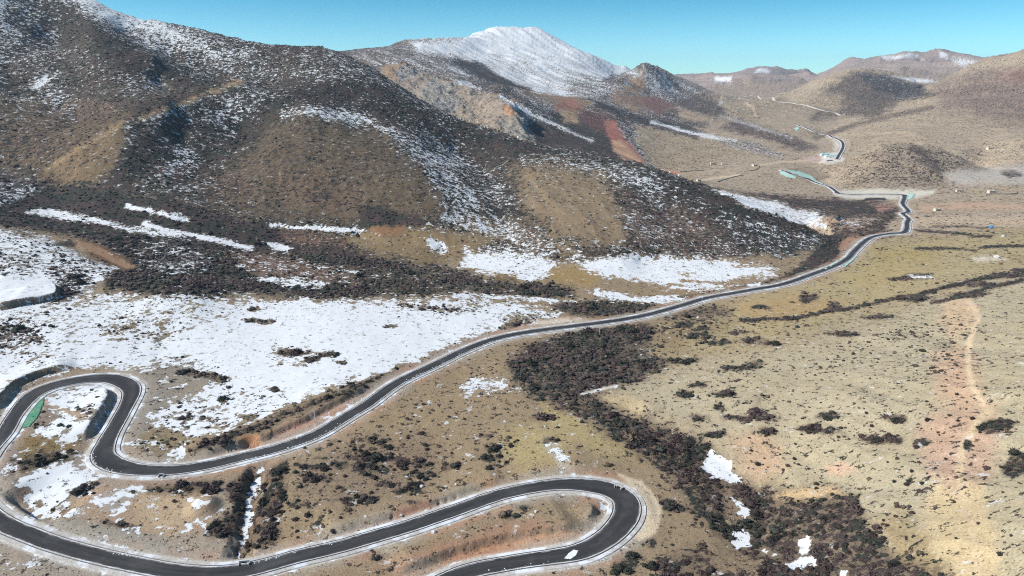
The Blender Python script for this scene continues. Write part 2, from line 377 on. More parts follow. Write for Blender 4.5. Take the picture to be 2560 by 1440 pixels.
# ---------------------------------------------------------------- ground cover
U, V = proj(XX, YY, Z)
AZ, LZ = np.broadcast_to(aa[None, :].astype(f32), Z.shape), np.broadcast_to(ll[:, None].astype(f32), Z.shape)
wu = (fbm(AZ * 26, LZ * 15, 101, 4, .55)).astype(f32); wv = (fbm(AZ * 26 + 9.3, LZ * 15 + 4.1, 111, 4, .55)).astype(f32)
wf = (fbm(AZ * 110, LZ * 60, 121, 3, .6)).astype(f32)
def lin(c): return np.array([(x / 255 / 12.92 if x / 255 <= .04045 else ((x / 255 + .055) / 1.055) ** 2.4) for x in c], f32)
ALB = 0.88
COL = np.empty(Z.shape + (3,), f32); COL[:] = lin((150,132,108)) * ALB
SNOW = np.zeros(Z.shape, f32); SHRUB = np.full(Z.shape, .2, f32)
def paint(c, poly, soft=10, warp=10, col=None, snow=None, shrub=None, k=1.0, line=None, ell=None):
    c = (c,) if isinstance(c, int) else c
    big_ = ell is None and line is None and min(max(p[0] for p in poly) - min(p[0] for p in poly), 2.2 * (max(p[1] for p in poly) - min(p[1] for p in poly))) > 60
    warp *= 2.0 if big_ else 1.5; soft *= 1.5 if big_ else 1.35
    if ell is not None: u, v, ru, rv = ell; x0, x1, y0, y1 = u - ru, u + ru, v - rv, v + rv
    else:
        xs = [p[0] for p in poly]; ys = [p[1] for p in poly]; x0, x1, y0, y1 = min(xs), max(xs), min(ys), max(ys)
    pad = soft + warp * 1.2 + (line or 0)
    m = (U > x0 - pad) & (U < x1 + pad) & (V > y0 - pad) & (V < y1 + pad)
    mc = np.zeros(4, bool); mc[list(c)] = True
    m &= mc[cls]
    ii = np.nonzero(m)
    if not len(ii[0]): return
    uu = U[ii] + warp * wu[ii] * 1.3; vv = V[ii] + warp * wv[ii] * .8
    if ell is not None: sd = (1 - np.hypot((uu - u) / ru, (vv - v) / rv)) * min(ru, rv)
    elif line is not None: sd = line_sd(uu, vv, poly) + line
    else: sd = inpoly_sd(uu, vv, poly)
    w = np.clip(.5 + (sd + wf[ii] * soft * 1.3) / (2 * soft), 0, 1) * k
    if col is not None: COL[ii] += (lin(col) * ALB - COL[ii]) * w[:, None]
    if snow is not None: SNOW[ii] += (snow - SNOW[ii]) * w
    if shrub is not None: SHRUB[ii] += (shrub - SHRUB[ii]) * w
P = paint
# --- near ground, valley and left spur (class 0)
P(0, [(1480,985),(1640,930),(1800,880),(2000,835),(2300,745),(2560,655),(2950,560),(2950,1650),(2150,1650),(1950,1230),(1700,1070),(1560,1010)], 30, 20, (180,168,142), 0, .24)
P(0, [(1780,765),(1950,715),(2090,675),(2180,600),(2300,585),(2600,570),(2900,560),(2600,650),(2300,742),(2000,832),(1800,875),(1650,880),(1620,830)], 16, 14, (174,158,120), 0, .27)
P(0, [(2190,590),(2600,565),(2900,560),(2900,440),(2200,440),(2100,480)], 8, 6, (180,163,142), 0, .2)
P(0, [(1815,770),(1850,752),(1950,738),(2060,740),(2120,765),(2050,790),(1960,800),(1880,795)], 8, 8, (174,150,108), 0, .05)
P(0, [(2100,690),(2250,650),(2330,660),(2280,700),(2150,725)], 16, 14, (174,155,108), 0, .12)
P(0, [(2190,625),(2280,615),(2350,625),(2320,650),(2200,655)], 10, 10, (168,150,100), 0, .2)
# hillside
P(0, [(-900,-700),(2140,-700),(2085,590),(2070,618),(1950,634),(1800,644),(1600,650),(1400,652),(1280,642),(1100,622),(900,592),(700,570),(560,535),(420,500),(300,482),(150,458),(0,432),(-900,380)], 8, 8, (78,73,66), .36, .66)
P(0, [(-300,-300),(240,-40),(440,50),(520,90),(640,115),(600,170),(520,150),(420,120),(330,80),(240,40),(150,0),(60,-30),(0,0),(0,60),(-300,80)], 14, 12, None, .72, .28)
P(0, [(400,52),(540,80),(660,105),(760,116),(870,146),(900,180),(820,170),(700,135),(560,120)], 10, 8, (82,72,66), .42, .6)
P(0, [(470,150),(600,150),(760,150),(860,190),(800,230),(700,210),(600,190)], 14, 12, None, .5, .5)
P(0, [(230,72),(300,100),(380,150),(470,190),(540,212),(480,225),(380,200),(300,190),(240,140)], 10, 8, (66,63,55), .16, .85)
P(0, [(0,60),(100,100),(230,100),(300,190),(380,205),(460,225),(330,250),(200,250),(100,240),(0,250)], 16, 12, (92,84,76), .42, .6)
P(0, [(20,30),(80,60),(120,100),(110,125),(70,110),(40,70)], 8, 6, (70,70,75), .35, .8)  # blue-grey paints in the shadow on the ridge's right flank
P(0, [(0,170),(60,180),(100,200),(90,230),(0,230)], 10, 8, None, .3, .8)
P(0, [(60,215),(110,190),(130,195),(100,230)], 5, 6, None, .8, .3)
P(0, [(60,245),(150,235),(190,255),(130,275),(80,262)], 8, 8, None, .6, .4)
P(0, [(-300,250),(0,235),(120,250),(250,280),(400,240),(540,216),(605,204),(500,248),(420,280),(330,320),(200,385),(120,430),(0,425),(-300,380)], 12, 12, (106,91,74), .08, .42)
P(0, [(330,262),(420,235),(520,215),(500,240),(400,275),(340,300)], 8, 8, (92,80,72), .06, .7)
P(0, [(130,255),(260,250),(300,280),(200,300),(120,285)], 8, 10, (110,92,82), .25, .45)
P(0, [(0,300),(100,320),(180,360),(120,400),(0,380)], 10, 10, (108,92,78), .1, .55)
P(0, [(600,206),(500,243),(420,274),(300,318),(200,372),(120,424)], 5, 5, (156,132,100), 0, .12, line=8)
P(0, [(280,325),(340,300),(320,360),(290,420),(240,455),(170,470),(90,440),(140,415),(200,380)], 9, 8, (126,106,82), .02, .2)
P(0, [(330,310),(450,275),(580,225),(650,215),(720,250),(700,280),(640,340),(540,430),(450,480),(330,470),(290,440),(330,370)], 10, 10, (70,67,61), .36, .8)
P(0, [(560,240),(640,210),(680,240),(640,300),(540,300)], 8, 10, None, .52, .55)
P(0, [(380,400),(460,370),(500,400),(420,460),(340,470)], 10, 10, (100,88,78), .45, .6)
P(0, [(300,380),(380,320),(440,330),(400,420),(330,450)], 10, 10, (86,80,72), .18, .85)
P(0, [(700,285),(780,276),(870,290),(970,330),(1040,420),(1110,500),(1085,560),(980,575),(880,560),(760,565),(640,545),(520,505),(470,480),(540,430),(620,370),(660,320)], 20, 15, (102,89,74), .02, .36)
P(0, [(480,460),(560,430),(640,440),(640,500),(540,500)], 12, 12, (104,88,76), .16, .5)
P(0, [(900,520),(1000,530),(1060,560),(980,580),(900,560)], 8, 8, (70,64,60), 0, .95)
P(0, [(700,440),(820,450),(900,500),(800,520),(700,490)], 20, 16, (112,92,78), .02, .5)
P(0, [(690,275),(780,262),(900,282),(1010,330),(990,345),(870,300),(780,290),(700,300)], 6, 8, None, .66, .4)
P(0, [(720,225),(850,200),(960,210),(1100,300),(1250,345),(1400,385),(1300,390),(1150,360),(1000,310),(880,270),(760,255)], 12, 10, (66,64,58), .26, .88)
P(0, [(980,330),(1100,370),(1200,400),(1300,400),(1290,480),(1300,560),(1260,570),(1180,520),(1110,490),(1060,430)], 10, 10, (80,75,67), .52, .62)
P(0, [(1290,380),(1500,405),(1620,430),(1700,470),(1600,470),(1480,440),(1380,410),(1300,410)], 8, 8, None, .6, .45)
P(0, [(1290,415),(1400,408),(1500,432),(1550,500),(1600,560),(1580,610),(1500,625),(1400,600),(1330,540),(1295,480)], 18, 14, (138,120,97), .03, .2)
P(0, [(1560,480),(1680,500),(1800,560),(1850,630),(1700,640),(1580,620),(1560,560)], 16, 12, (112,95,86), .2, .52)
P(0, [(1600,425),(1750,468),(1900,520),(2040,575),(2065,612),(1960,632),(1860,610),(1760,530),(1650,490)], 12, 10, (70,67,62), .46, .66)
P(0, [(1650,440),(1800,485),(1950,540),(2050,585),(2000,580),(1880,540),(1760,500)], 6, 6, None, .12, .88)
P(0, [(1110,520),(1230,540),(1330,560),(1400,610),(1340,640),(1220,610),(1120,560)], 12, 12, (120,104,86), .45, .4)
P(0, [(1380,590),(1440,620),(1480,655),(1420,650),(1370,615)], 8, 8, (135,118,92), .4, .3)
P(0, [(1470,625),(1600,635),(1700,640),(1640,650),(1560,645)], 6, 8, (80,70,66), .05, .8)
# foot of the hill, left
P(0, [(-300,400),(0,436),(180,460),(330,480),(480,505),(600,545),(760,570),(900,600),(1000,650),(1160,680),(1100,720),(900,745),(760,750),(620,730),(500,760),(380,750),(270,725),(255,680),(280,650),(230,610),(120,580),(0,570),(-300,520)], 9, 10, (92,84,74), .1, .93)
P(0, [(-200,430),(0,440),(60,445),(110,470),(60,500),(0,515),(-200,480)], 8, 8, (80,80,84), .5, .6)
P(0, [(70,532),(130,528),(180,545),(270,556),(330,575),(420,585),(450,592)], 4, 5, None, .93, .1, line=6)
P(0, [(100,520),(200,535),(260,555),(180,555),(100,540)], 4, 6, None, .85, .2)
P(0, [(320,517),(370,525),(430,540),(468,547)], 4, 5, None, .9, .1, line=7)
P(0, [(360,560),(430,578),(500,592),(570,606),(630,622)], 3, 4, None, .9, .1, line=7)
P(0, [(655,605),(700,608),(735,620),(720,632),(680,625)], 3, 4, None, .9, .05)
P(0, [(680,563),(760,570),(840,574),(915,576)], 3, 4, None, .93, .08, line=5)
P(0, [(640,680),(700,690),(760,700),(820,705),(800,720),(720,715),(650,700)], 3, 5, None, .85, .2)
P(0, [(740,660),(820,670),(900,680),(900,690),(800,680)], 3, 5, None, .8, .2)
P(0, [(585,655),(620,655),(635,668),(600,672)], 3, 4, None, .9, .1)
P(0, [(330,620),(450,600),(560,640),(520,680),(420,690),(340,660)], 10, 10, (86,82,80), .4, .7)
P(0, [(190,598),(250,610),(300,640),(345,668),(300,675),(230,640)], 5, 5, (112,84,64), 0, .25)
P(0, [(560,640),(640,630),(760,650),(880,680),(1000,700),(900,715),(760,700),(640,690)], 10, 10, (120,98,84), .25, .5)
P(0, [(-300,560),(0,575),(100,590),(200,640),(280,670),(240,715),(160,760),(60,800),(-300,840)], 9, 9, (130,125,120), .74, .4)
P(0, [(140,640),(200,650),(220,690),(160,740),(110,700)], 8, 8, (100,95,90), .6, .65)
P(0, [(-200,600),(0,620),(90,640),(60,680),(-200,690)], 10, 10, None, .6, .62)
P(0, [(-200,690),(0,695),(110,690),(155,715),(150,750),(60,775),(-200,800)], 5, 5, None, 1.0, .02)
P(0, [(150,700),(200,690),(215,720),(165,760),(130,752)], 5, 5, (90,84,80), .4, .85)
# meadows and snow under the spur
P(0, [(850,590),(950,566),(1100,572),(1250,592),(1180,640),(1100,665),(1000,660),(900,630)], 8, 8, (136,117,88), .03, .16)
P(0, [(920,565),(1010,566),(1010,585),(940,590)], 5, 6, (140,104,74), 0, .1)
P(0, [(1060,595),(1095,597),(1130,620),(1100,640),(1070,620)], 4, 5, None, .72, .25)
P(0, [(700,570),(850,590),(880,620),(780,620),(700,600)], 8, 8, (116,90,76), .12, .5)
P(0, [(1165,620),(1230,630),(1300,632),(1400,660),(1380,690),(1330,705),(1240,690),(1150,665)], 7, 9, (150,130,100), .86, .16)
P(0, [(1435,670),(1480,652),(1560,638),(1680,640),(1800,652),(1920,668),(1945,688),(1850,695),(1780,720),(1700,715),(1600,705),(1500,688)], 7, 9, (160,140,110), .9, .1)
P(0, [(1700,690),(1800,700),(1860,715),(1760,732),(1680,720)], 8, 8, (155,130,100), .55, .25)
P(0, [(1380,672),(1450,668),(1500,695),(1470,715),(1400,715),(1370,690)], 6, 6, (154,130,86), .03, .1)
P(0, [(1230,680),(1290,690),(1300,715),(1250,705)], 5, 6, (140,116,76), .05, .1)
P(0, [(1465,722),(1540,730),(1600,742),(1700,740),(1730,750),(1640,760),(1560,757),(1500,745)], 4, 5, None, .93, .08)
P(0, [(980,640),(1100,665),(1200,690),(1300,705),(1440,725),(1440,742),(1300,748),(1180,735),(1050,745),(930,740),(880,700)], 7, 8, (100,90,78), .12, .82)
P(0, [(1300,706),(1380,706),(1440,728),(1400,742),(1300,736)], 5, 5, None, 0, 1.0)
P(0, [(1140,738),(1260,742),(1380,752),(1500,756),(1620,764)], 3, 5, None, .8, .25, line=5)
P(0, [(1380,762),(1480,748),(1600,757),(1660,765),(1640,785),(1560,798),(1440,792),(1390,778)], 6, 6, (110,98,84), .02, .9)
P(0, [(1700,742),(1780,735),(1880,712),(1960,690),(2000,665),(2060,600),(2110,574),(2200,570),(2235,586),(2165,602),(2110,650),(2050,682),(1960,712),(1850,728),(1760,748)], 5, 5, (96,84,76), .03, .92)
P(0, [(1870,710),(1900,705),(1915,718),(1880,724)], 3, 3, None, .95, 0)
P(0, [(2110,590),(2160,585),(2190,592),(2150,606),(2120,640),(2100,655),(2095,620)], 4, 4, (168,130,105), 0, .1)
# snowfield
P(0, [(-300,790),(60,790),(150,762),(260,735),(420,745),(600,752),(760,752),(1000,748),(1150,745),(1290,760),(1400,785),(1380,800),(1290,795),(1230,830),(1150,858),(1060,895),(960,930),(880,955),(760,1000),(640,1048),(560,1075),(480,1095),(400,1075),(340,1000),(340,930),(200,915),(100,938),(0,1000),(-300,1040)], 8, 8, (150,138,122), .8, .22)
P(0, [(130,868),(330,830),(480,810),(600,768),(760,762),(900,775),(1100,785),(1250,775),(1250,805),(1130,850),(960,920),(860,945),(740,985),(620,1020),(540,1000),(600,950),(480,910),(300,900),(160,915),(20,965),(-200,1000),(-200,900)], 12, 14, None, .985, .06)
P(0, [(300,790),(420,790),(460,830),(380,860),(280,850),(230,820)], 16, 14, (130,116,96), .5, .45)
P(0, [(300,760),(440,750),(600,770),(500,800),(350,790)], 14, 14, (150,140,120), .7, .3)
P(0, [(-200,800),(60,800),(120,820),(110,860),(40,880),(-200,880)], 10, 12, (110,98,90), .45, .7)
P(0, [(40,875),(110,870),(150,890),(90,915),(30,910)], 8, 8, None, .7, .5)
P(0, [(690,870),(760,865),(800,885),(760,915),(690,910)], 9, 8, None, .7, .5)
P(0, [(380,900),(450,895),(540,930),(560,950),(470,965),(400,940)], 9, 8, (140,132,120), .5, .5)
P(0, [(980,755),(1080,760),(1120,765),(1200,770),(1220,780),(1120,785),(1020,775)], 5, 6, None, .55, .75)
P(0, [(540,960),(700,985),(640,1030),(520,1060),(430,1060),(480,1000)], 12, 12, None, .8, .42)
P(0, [(1240,790),(1320,785),(1400,790),(1360,810),(1280,815)], 5, 6, (140,125,105), .35, .5)
P(0, [(335,928),(430,918),(545,940),(500,975),(420,1020),(375,1065),(350,1115),(325,1135),(296,1112),(318,1040),(344,985)], 7, 8, (146,138,128), .12, .28)
P(0, [(380,1030),(500,990),(560,1000),(520,1060),(440,1095),(390,1070)], 9, 9, (150,142,130), .72, .3)
P(0, [(350,1090),(420,1070),(480,1085),(470,1130),(400,1150),(345,1140)], 7, 7, (140,126,100), .15, .45)
P(0, [(420,1130),(460,1115),(470,1135),(440,1160),(415,1155)], 4, 5, None, .85, .1)
P(0, [(305,1098),(332,1104),(335,1128),(312,1126)], 3, 3, None, .95, 0)
# ground along the upper road
P(0, [(470,1125),(560,1082),(640,1058),(760,1008),(880,962),(960,932),(1060,905),(1180,862),(1260,815),(1330,795),(1340,815),(1240,845),(1150,870),(1080,895),(1000,925),(900,975),(800,1015),(700,1055),(600,1095),(500,1150)], 5, 7, (110,98,84), .02, .85)
P(0, [(495,1165),(560,1122),(640,1095),(700,1068),(800,1028),(900,985),(960,955),(1010,925),(1090,890),(1150,862),(1220,838),(1330,808),(1440,796),(1440,812),(1230,850),(1100,908),(1000,958),(900,1012),(800,1075),(700,1112),(560,1152)], 5, 5, (184,143,121), .04, .05)
P(0, [(940,965),(1010,925),(1090,890),(1220,840),(1330,810),(1440,800),(1400,815),(1230,852),(1100,908),(1000,955)], 5, 5, (190,172,156), .12, .05)
P(0, [(790,1045),(860,1005),(910,990),(905,1010),(840,1050)], 4, 5, (190,160,145), .45, .05)
P(0, [(1330,800),(1420,795),(1480,800),(1400,815),(1330,812)], 4, 4, (205,190,175), .3, .05)
P(0, [(880,1035),(960,985),(1010,960),(1000,985),(930,1030),(880,1062)], 5, 5, (178,140,118), .03, .1)
P(0, [(595,1095),(640,1085),(660,1110),(640,1130),(610,1125)], 4, 4, (186,132,92), .0, .02)
# inside the upper bend
P(0, [(-200,1090),(300,1110),(480,1190),(600,1220),(610,1440),(560,1520),(-200,1520)], 18, 12, (160,147,133), .06, .2)
P(0, [(105,1000),(150,962),(250,955),(296,962),(300,985),(280,1025),(244,1075),(222,1108),(140,1092),(85,1085),(100,1040)], 5, 6, (140,132,120), .86, .2)
P(0, [(112,990),(150,1010),(230,1045),(250,1050),(225,1055),(150,1030),(105,1010)], 4, 5, (172,150,128), .3, .08)
P(0, [(185,1020),(235,1010),(245,1030),(210,1045)], 5, 5, None, .4, .7)
P(0, [(85,1030),(125,1015),(150,1045),(110,1070),(75,1075)], 6, 6, (140,125,112), .3, .5)
P(0, [(45,1085),(130,1096),(225,1108),(225,1125),(110,1150),(40,1150)], 5, 6, (132,112,76), .08, .22)
P(0, [(40,1148),(110,1130),(210,1120),(200,1148),(120,1168),(50,1185)], 5, 6, (100,88,72), .12, .85)
P(0, [(5,1120),(40,1100),(50,1150),(25,1200),(5,1180)], 5, 5, (120,110,105), .5, .5)
P(0, [(28,1205),(100,1170),(200,1148),(250,1160),(262,1185),(240,1215),(180,1240),(140,1290),(90,1306),(30,1240)], 5, 6, (130,120,112), .9, .14)
P(0, [(60,1265),(140,1250),(200,1275),(160,1300),(90,1300)], 6, 6, (130,110,90), .55, .35)
P(0, [(175,1255),(250,1212),(400,1202),(530,1225),(548,1262),(500,1330),(390,1335),(300,1315),(200,1292)], 6, 7, (168,144,122), .2, .06)
P(0, [(345,1235),(500,1240),(505,1275),(440,1330),(360,1320),(340,1280)], 8, 8, (180,158,130), .05, .03)
P(0, [(240,1245),(290,1215),(380,1208),(350,1235),(300,1280),(250,1275)], 5, 6, (165,155,145), .6, .1)
P(0, [(470,1250),(530,1250),(560,1268),(520,1290),(475,1320),(465,1310),(505,1285)], 3, 4, None, .9, .05)
P(0, [(520,1280),(465,1325),(430,1340)], 3, 3, (180,165,145), .3, 0, line=4)
P(0, [(180,1225),(240,1200),(250,1215),(200,1245)], 4, 5, None, .5, .75)
P(0, [(250,1300),(300,1305),(350,1318),(340,1330),(260,1318)], 4, 4, (100,86,74), .1, .85)
P(0, [(300,1320),(350,1315),(345,1340),(290,1350)], 3, 3, None, .85, .1)
P(0, [(60,1310),(170,1302),(280,1318),(360,1335),(430,1370),(520,1400),(560,1425),(400,1425),(240,1380),(120,1340)], 7, 7, (152,147,138), .1, .22)
P(0, [(280,1365),(320,1360),(325,1385),(295,1390)], 3, 4, None, .9, .05)
P(0, [(200,1375),(280,1375),(330,1400),(260,1405)], 4, 4, (110,104,98), .2, .7)
P(0, [(-50,1350),(60,1375),(160,1440),(160,1500),(-50,1500)], 10, 10, (158,146,132), .12, .3)
P(0, [(240,1195),(300,1188),(440,1188),(520,1178),(500,1195),(400,1205),(300,1205),(250,1208)], 4, 4, (150,112,90), .02, .3)
P(0, [(330,1185),(440,1185),(445,1200),(335,1204)], 3, 3, (176,118,95), 0, .08)
# between the two legs and the brown middle slope
P(0, [(700,1130),(900,1060),(1050,970),(1250,880),(1290,960),(1400,1020),(1520,1090),(1620,1140),(1690,1200),(1640,1240),(1500,1190),(1300,1195),(1000,1300),(700,1390),(640,1350),(700,1230)], 16, 12, (156,137,110), .03, .3)
P(0, [(1260,1080),(1340,1060),(1420,1090),(1420,1150),(1300,1170),(1260,1130)], 14, 10, (172,155,112), .0, .1)
P(0, [(1350,1000),(1450,1040),(1550,1100),(1600,1150),(1480,1130),(1370,1060)], 12, 10, (172,156,114), .02, .2)
P(0, [(1145,965),(1180,948),(1260,945),(1290,960),(1240,980),(1160,985)], 6, 8, (160,140,118), .7, .3)
P(0, [(1362,1092),(1398,1122),(1430,1162),(1455,1192),(1408,1194),(1388,1150),(1358,1115)], 7, 8, (178,168,150), .55, .14)
P(0, [(740,1175),(800,1130),(900,1095),(1060,1090),(1110,1130),(1100,1190),(1000,1240),(900,1280),(800,1280),(740,1230)], 18, 16, (140,122,102), .03, .5)
P(0, [(1210,1125),(1260,1095),(1300,1110),(1270,1150),(1220,1165)], 8, 8, None, .03, .75)
P(0, [(1000,1440),(1100,1398),(1200,1368),(1300,1345),(1400,1328),(1470,1320),(1460,1340),(1300,1378),(1150,1415),(1080,1440),(1000,1460)], 4, 4, (190,138,100), .0, .04)
P(0, [(930,1420),(1100,1360),(1250,1310),(1350,1300),(1400,1320),(1200,1365),(1000,1430)], 10, 8, (162,128,106), .0, .2)
P(0, [(850,1330),(950,1295),(1040,1262),(1080,1268),(1000,1300),(860,1345)], 6, 5, (178,130,110), .0, .1)
P(0, [(620,1400),(700,1370),(760,1355),(760,1370),(680,1395),(630,1410)], 4, 4, (196,146,110), .0, .05)
P(0, [(1498,1252),(1525,1265),(1535,1290),(1520,1312),(1498,1318),(1502,1285)], 3, 4, None, .95, .03)
P(0, [(1540,1185),(1590,1200),(1625,1240),(1640,1285),(1628,1325),(1595,1345),(1600,1310),(1605,1270),(1590,1235),(1555,1205)], 3, 3, (212,196,168), .0, .0)
# thickets
P(0, [(1268,905),(1320,862),(1400,832),(1500,815),(1610,808),(1650,838),(1610,875),(1655,920),(1610,948),(1510,975),(1430,1005),(1330,990),(1285,955)], 7, 9, (112,100,88), .02, .97)
P(0, [(1640,820),(1720,805),(1830,800),(1820,830),(1740,850),(1700,880),(1640,880)], 12, 12, (150,132,102), .02, .6)
P(0, [(1660,775),(1740,765),(1830,770),(1820,790),(1740,800),(1660,800)], 7, 7, (120,104,92), .0, .75)
P(0, [(1330,988),(1500,975),(1560,1000),(1625,1050),(1700,1080),(1775,1112),(1810,1165),(1880,1215),(1960,1225),(2060,1212),(2140,1232),(2175,1300),(2205,1360),(2310,1372),(2400,1440),(2420,1520),(1740,1520),(1900,1425),(1800,1345),(1745,1290),(1700,1230),(1640,1170),(1560,1110),(1480,1060),(1400,1020)], 9, 12, (118,104,90), .04, .9)
P(0, [(2180,1300),(2260,1280),(2330,1330),(2390,1420),(2320,1440),(2220,1370)], 14, 12, (165,146,112), .0, .55)
P(0, [(1630,1400),(1750,1365),(1860,1440),(1850,1520),(1620,1520)], 14, 12, (120,106,90), .03, .85)
P(0, [(1180,1420),(1420,1400),(1560,1370),(1660,1360),(1640,1520),(1100,1520)], 12, 12, (150,132,108), .04, .45)
P(0, [(1810,1230),(1850,1250),(1880,1300),(1840,1310),(1790,1280)], 10, 10, (140,122,104), .05, .5)
P(0, [(1770,1115),(1785,1130),(1825,1155),(1855,1205),(1820,1212),(1785,1195),(1755,1165)], 4.5, 7, None, .95, .12)
P(0, [(1825,1242),(1850,1245),(1862,1262),(1880,1285),(1858,1295),(1838,1275)], 4.5, 7, None, .95, .12)
P(0, [(1830,1328),(1850,1318),(1878,1338),(1868,1368),(1845,1372),(1828,1350)], 4.5, 7, None, .95, .12)
P(0, [(1990,1345),(2020,1338),(2040,1355),(2030,1385),(2050,1412),(2020,1428),(1960,1410),(2000,1388)], 4.5, 7, None, .95, .12)
P(0, [(1905,1362),(1935,1380),(1960,1390),(1930,1395),(1905,1385)], 3, 4, None, .9, .1)
P(0, [(2100,1420),(2125,1425),(2120,1460),(2095,1460)], 3, 4, None, .95, .05)
P(0, [(1830,1090),(1900,1080),(1960,1120),(1960,1170),(1900,1200),(1850,1170)], 10, 10, (196,168,140), .0, .35)
P(0, [(1500,990),(1560,985),(1620,1010),(1600,1040),(1530,1020)], 7, 7, (196,176,140), .0, .1)
P(0, [(1455,985),(1495,975),(1540,965)], 2, 2, (215,205,190), .6, 0, line=3)
P(0, [(555,1220),(640,1165),(655,1170),(640,1215),(625,1270),(612,1320),(590,1345),(515,1345),(515,1310),(590,1270)], 6, 7, (112,96,82), .03, .95)
P(0, [(665,1165),(720,1150),(712,1230),(690,1300),(700,1365),(620,1380),(618,1340),(640,1260)], 6, 7, (112,96,82), .03, .95)
P(0, [(662,1150),(640,1185),(640,1210),(622,1245),(626,1285),(610,1315),(614,1345),(598,1380),(612,1410)], 4, 6, (90,85,82), .72, .25, line=9)
P(0, [(360,1205),(430,1195),(500,1200),(560,1200),(540,1230),(470,1235),(370,1235)], 6, 7, (112,98,82), .1, .75)
# right slope: tracks and bare ground
P(0, [(2330,1205),(2440,1190),(2475,1280),(2500,1400),(2520,1520),(2400,1520),(2385,1440),(2330,1380),(2305,1280)], 12, 10, (200,180,144), 0, .16)
P(0, [(2290,1080),(2330,1060),(2420,1070),(2440,1120),(2380,1140),(2310,1120)], 10, 8, (194,166,146), 0, .22)
P(0, [(2370,740),(2400,732),(2440,765),(2440,810),(2380,840),(2350,800)], 8, 8, (204,178,146), 0, .18)
P(0, [(2330,900),(2400,860),(2440,900),(2445,980),(2480,1020),(2400,1035),(2350,990)], 14, 10, (196,166,140), 0, .34)
P(0, [(2400,735),(2430,760),(2445,795),(2425,850),(2420,900),(2430,960),(2455,1010),(2475,1025)], 3, 3, (216,192,162), 0, .03, line=7)
P(0, [(2330,1020),(2480,1020),(2500,1090),(2470,1200),(2380,1220),(2320,1180),(2300,1100)], 16, 10, (190,160,138), 0, .34)
P(0, [(2475,1025),(2440,1060),(2405,1120),(2400,1190),(2420,1270),(2440,1360),(2450,1500)], 4, 5, (204,182,150), 0, .06, line=10)
P(0, [(2060,1165),(2110,1155),(2140,1170),(2100,1190),(2070,1185)], 5, 5, (202,170,146), 0, .15)
P(0, [(1980,1225),(2080,1215),(2110,1235),(2000,1250),(1930,1245)], 6, 6, (200,172,132), 0, .2)
P(0, [(2250,1180),(2400,1150),(2480,1190),(2380,1240),(2280,1270),(2220,1240)], 16, 14, None, 0, .46)
P(0, [(2290,820),(2400,780),(2420,880),(2330,950),(2240,960)], 16, 14, None, 0, .45)
P(0, [(2040,905),(2200,850),(2330,800),(2380,820),(2200,900),(2060,940)], 16, 14, None, 0, .4)
P(0, [(1560,870),(1700,830),(1900,790),(2100,770),(2200,760),(2000,830),(1800,860),(1650,900)], 12, 12, None, 0, .36)
for u, v, ru, rv in ((1855,922,50,12),(1875,912,30,11),(1760,822,20,6),(1715,812,22,7),(1850,833,25,5),(2015,745,30,14),(2090,765,26,10),(2050,1074,50,13),(1925,1080,28,11),(2200,1098,52,14),(2255,1050,48,15),(2310,1110,28,13),
                     (2505,1066,60,22),(2545,1165,46,30),(1900,1040,40,14),(1840,1046,34,10),(2075,1040,26,9),(1745,960,26,9),(1720,985,20,8),(1800,985,22,7),(2420,1110,14,14),(1640,905,40,10),(1590,910,36,12),(1900,768,20,5),(2270,694,40,7),(2300,688,30,6),(2120,835,50,7),(2200,790,40,7),(2300,745,46,7),(2440,735,60,8),(2540,690,60,8),(2480,715,50,6),(1880,852,30,6),(1940,858,24,6),(1700,905,24,8),
                     (640,775,22,5),(645,803,40,7),(1130,1250,10,5),(1035,1330,18,9),(950,1388,36,12),(1270,1290,18,12),(1300,1265,30,8),(1215,1090,20,6),(1610,1355,30,14),(1560,1385,50,18),(1480,1385,40,12),(1690,1270,30,14),(880,1250,30,10),(1040,1210,24,8),(895,1145,30,10),(810,1195,24,10),(800,1170,20,8),(1000,1150,30,9),(920,1170,50,18),(330,1230,10,5),(763,1169,26,9),(786,1195,26,10),(861,1165,30,11),(899,1146,34,12),(967,1210,34,11),(1012,1225,30,9),(895,1244,32,11),(747,1259,18,8),(1035,1259,26,8),(831,1100,20,7),(1057,1157,28,10),(937,1101,26,8),(1234,1120,24,10),(1227,1142,26,10),(1060,1161,22,9),(1053,1188,26,9),(1136,1165,26,8),(1272,1290,24,9),(1363,1101,24,10),(1378,1044,40,12),(1665,1260,28,11),(1521,1384,44,14),(1559,1414,50,18),(1801,1018,30,10),(1740,1044,26,10),(1786,1086,30,10),(1725,904,24,8),(1801,855,36,8),(1755,840,40,9),
                     (720,885,34,10),(770,895,30,9),(820,890,22,8),(500,935,44,10),(545,945,20,7),(620,1045,16,6),(520,1047,18,7),(465,1047,16,6),(690,975,14,5),(560,1000,14,5),(860,905,14,5),(980,815,14,4)):
    for k in range(3 if ru > 12 else 1):
        P(0, None, 3, 6, (112,100,86), 0, 1.0, ell=(u + ru * random.uniform(-.55, .55) * (ru > 12), v + rv * random.uniform(-.45, .45) * (ru > 12), ru * random.uniform(.4, .75), rv * random.uniform(.45, .8)))
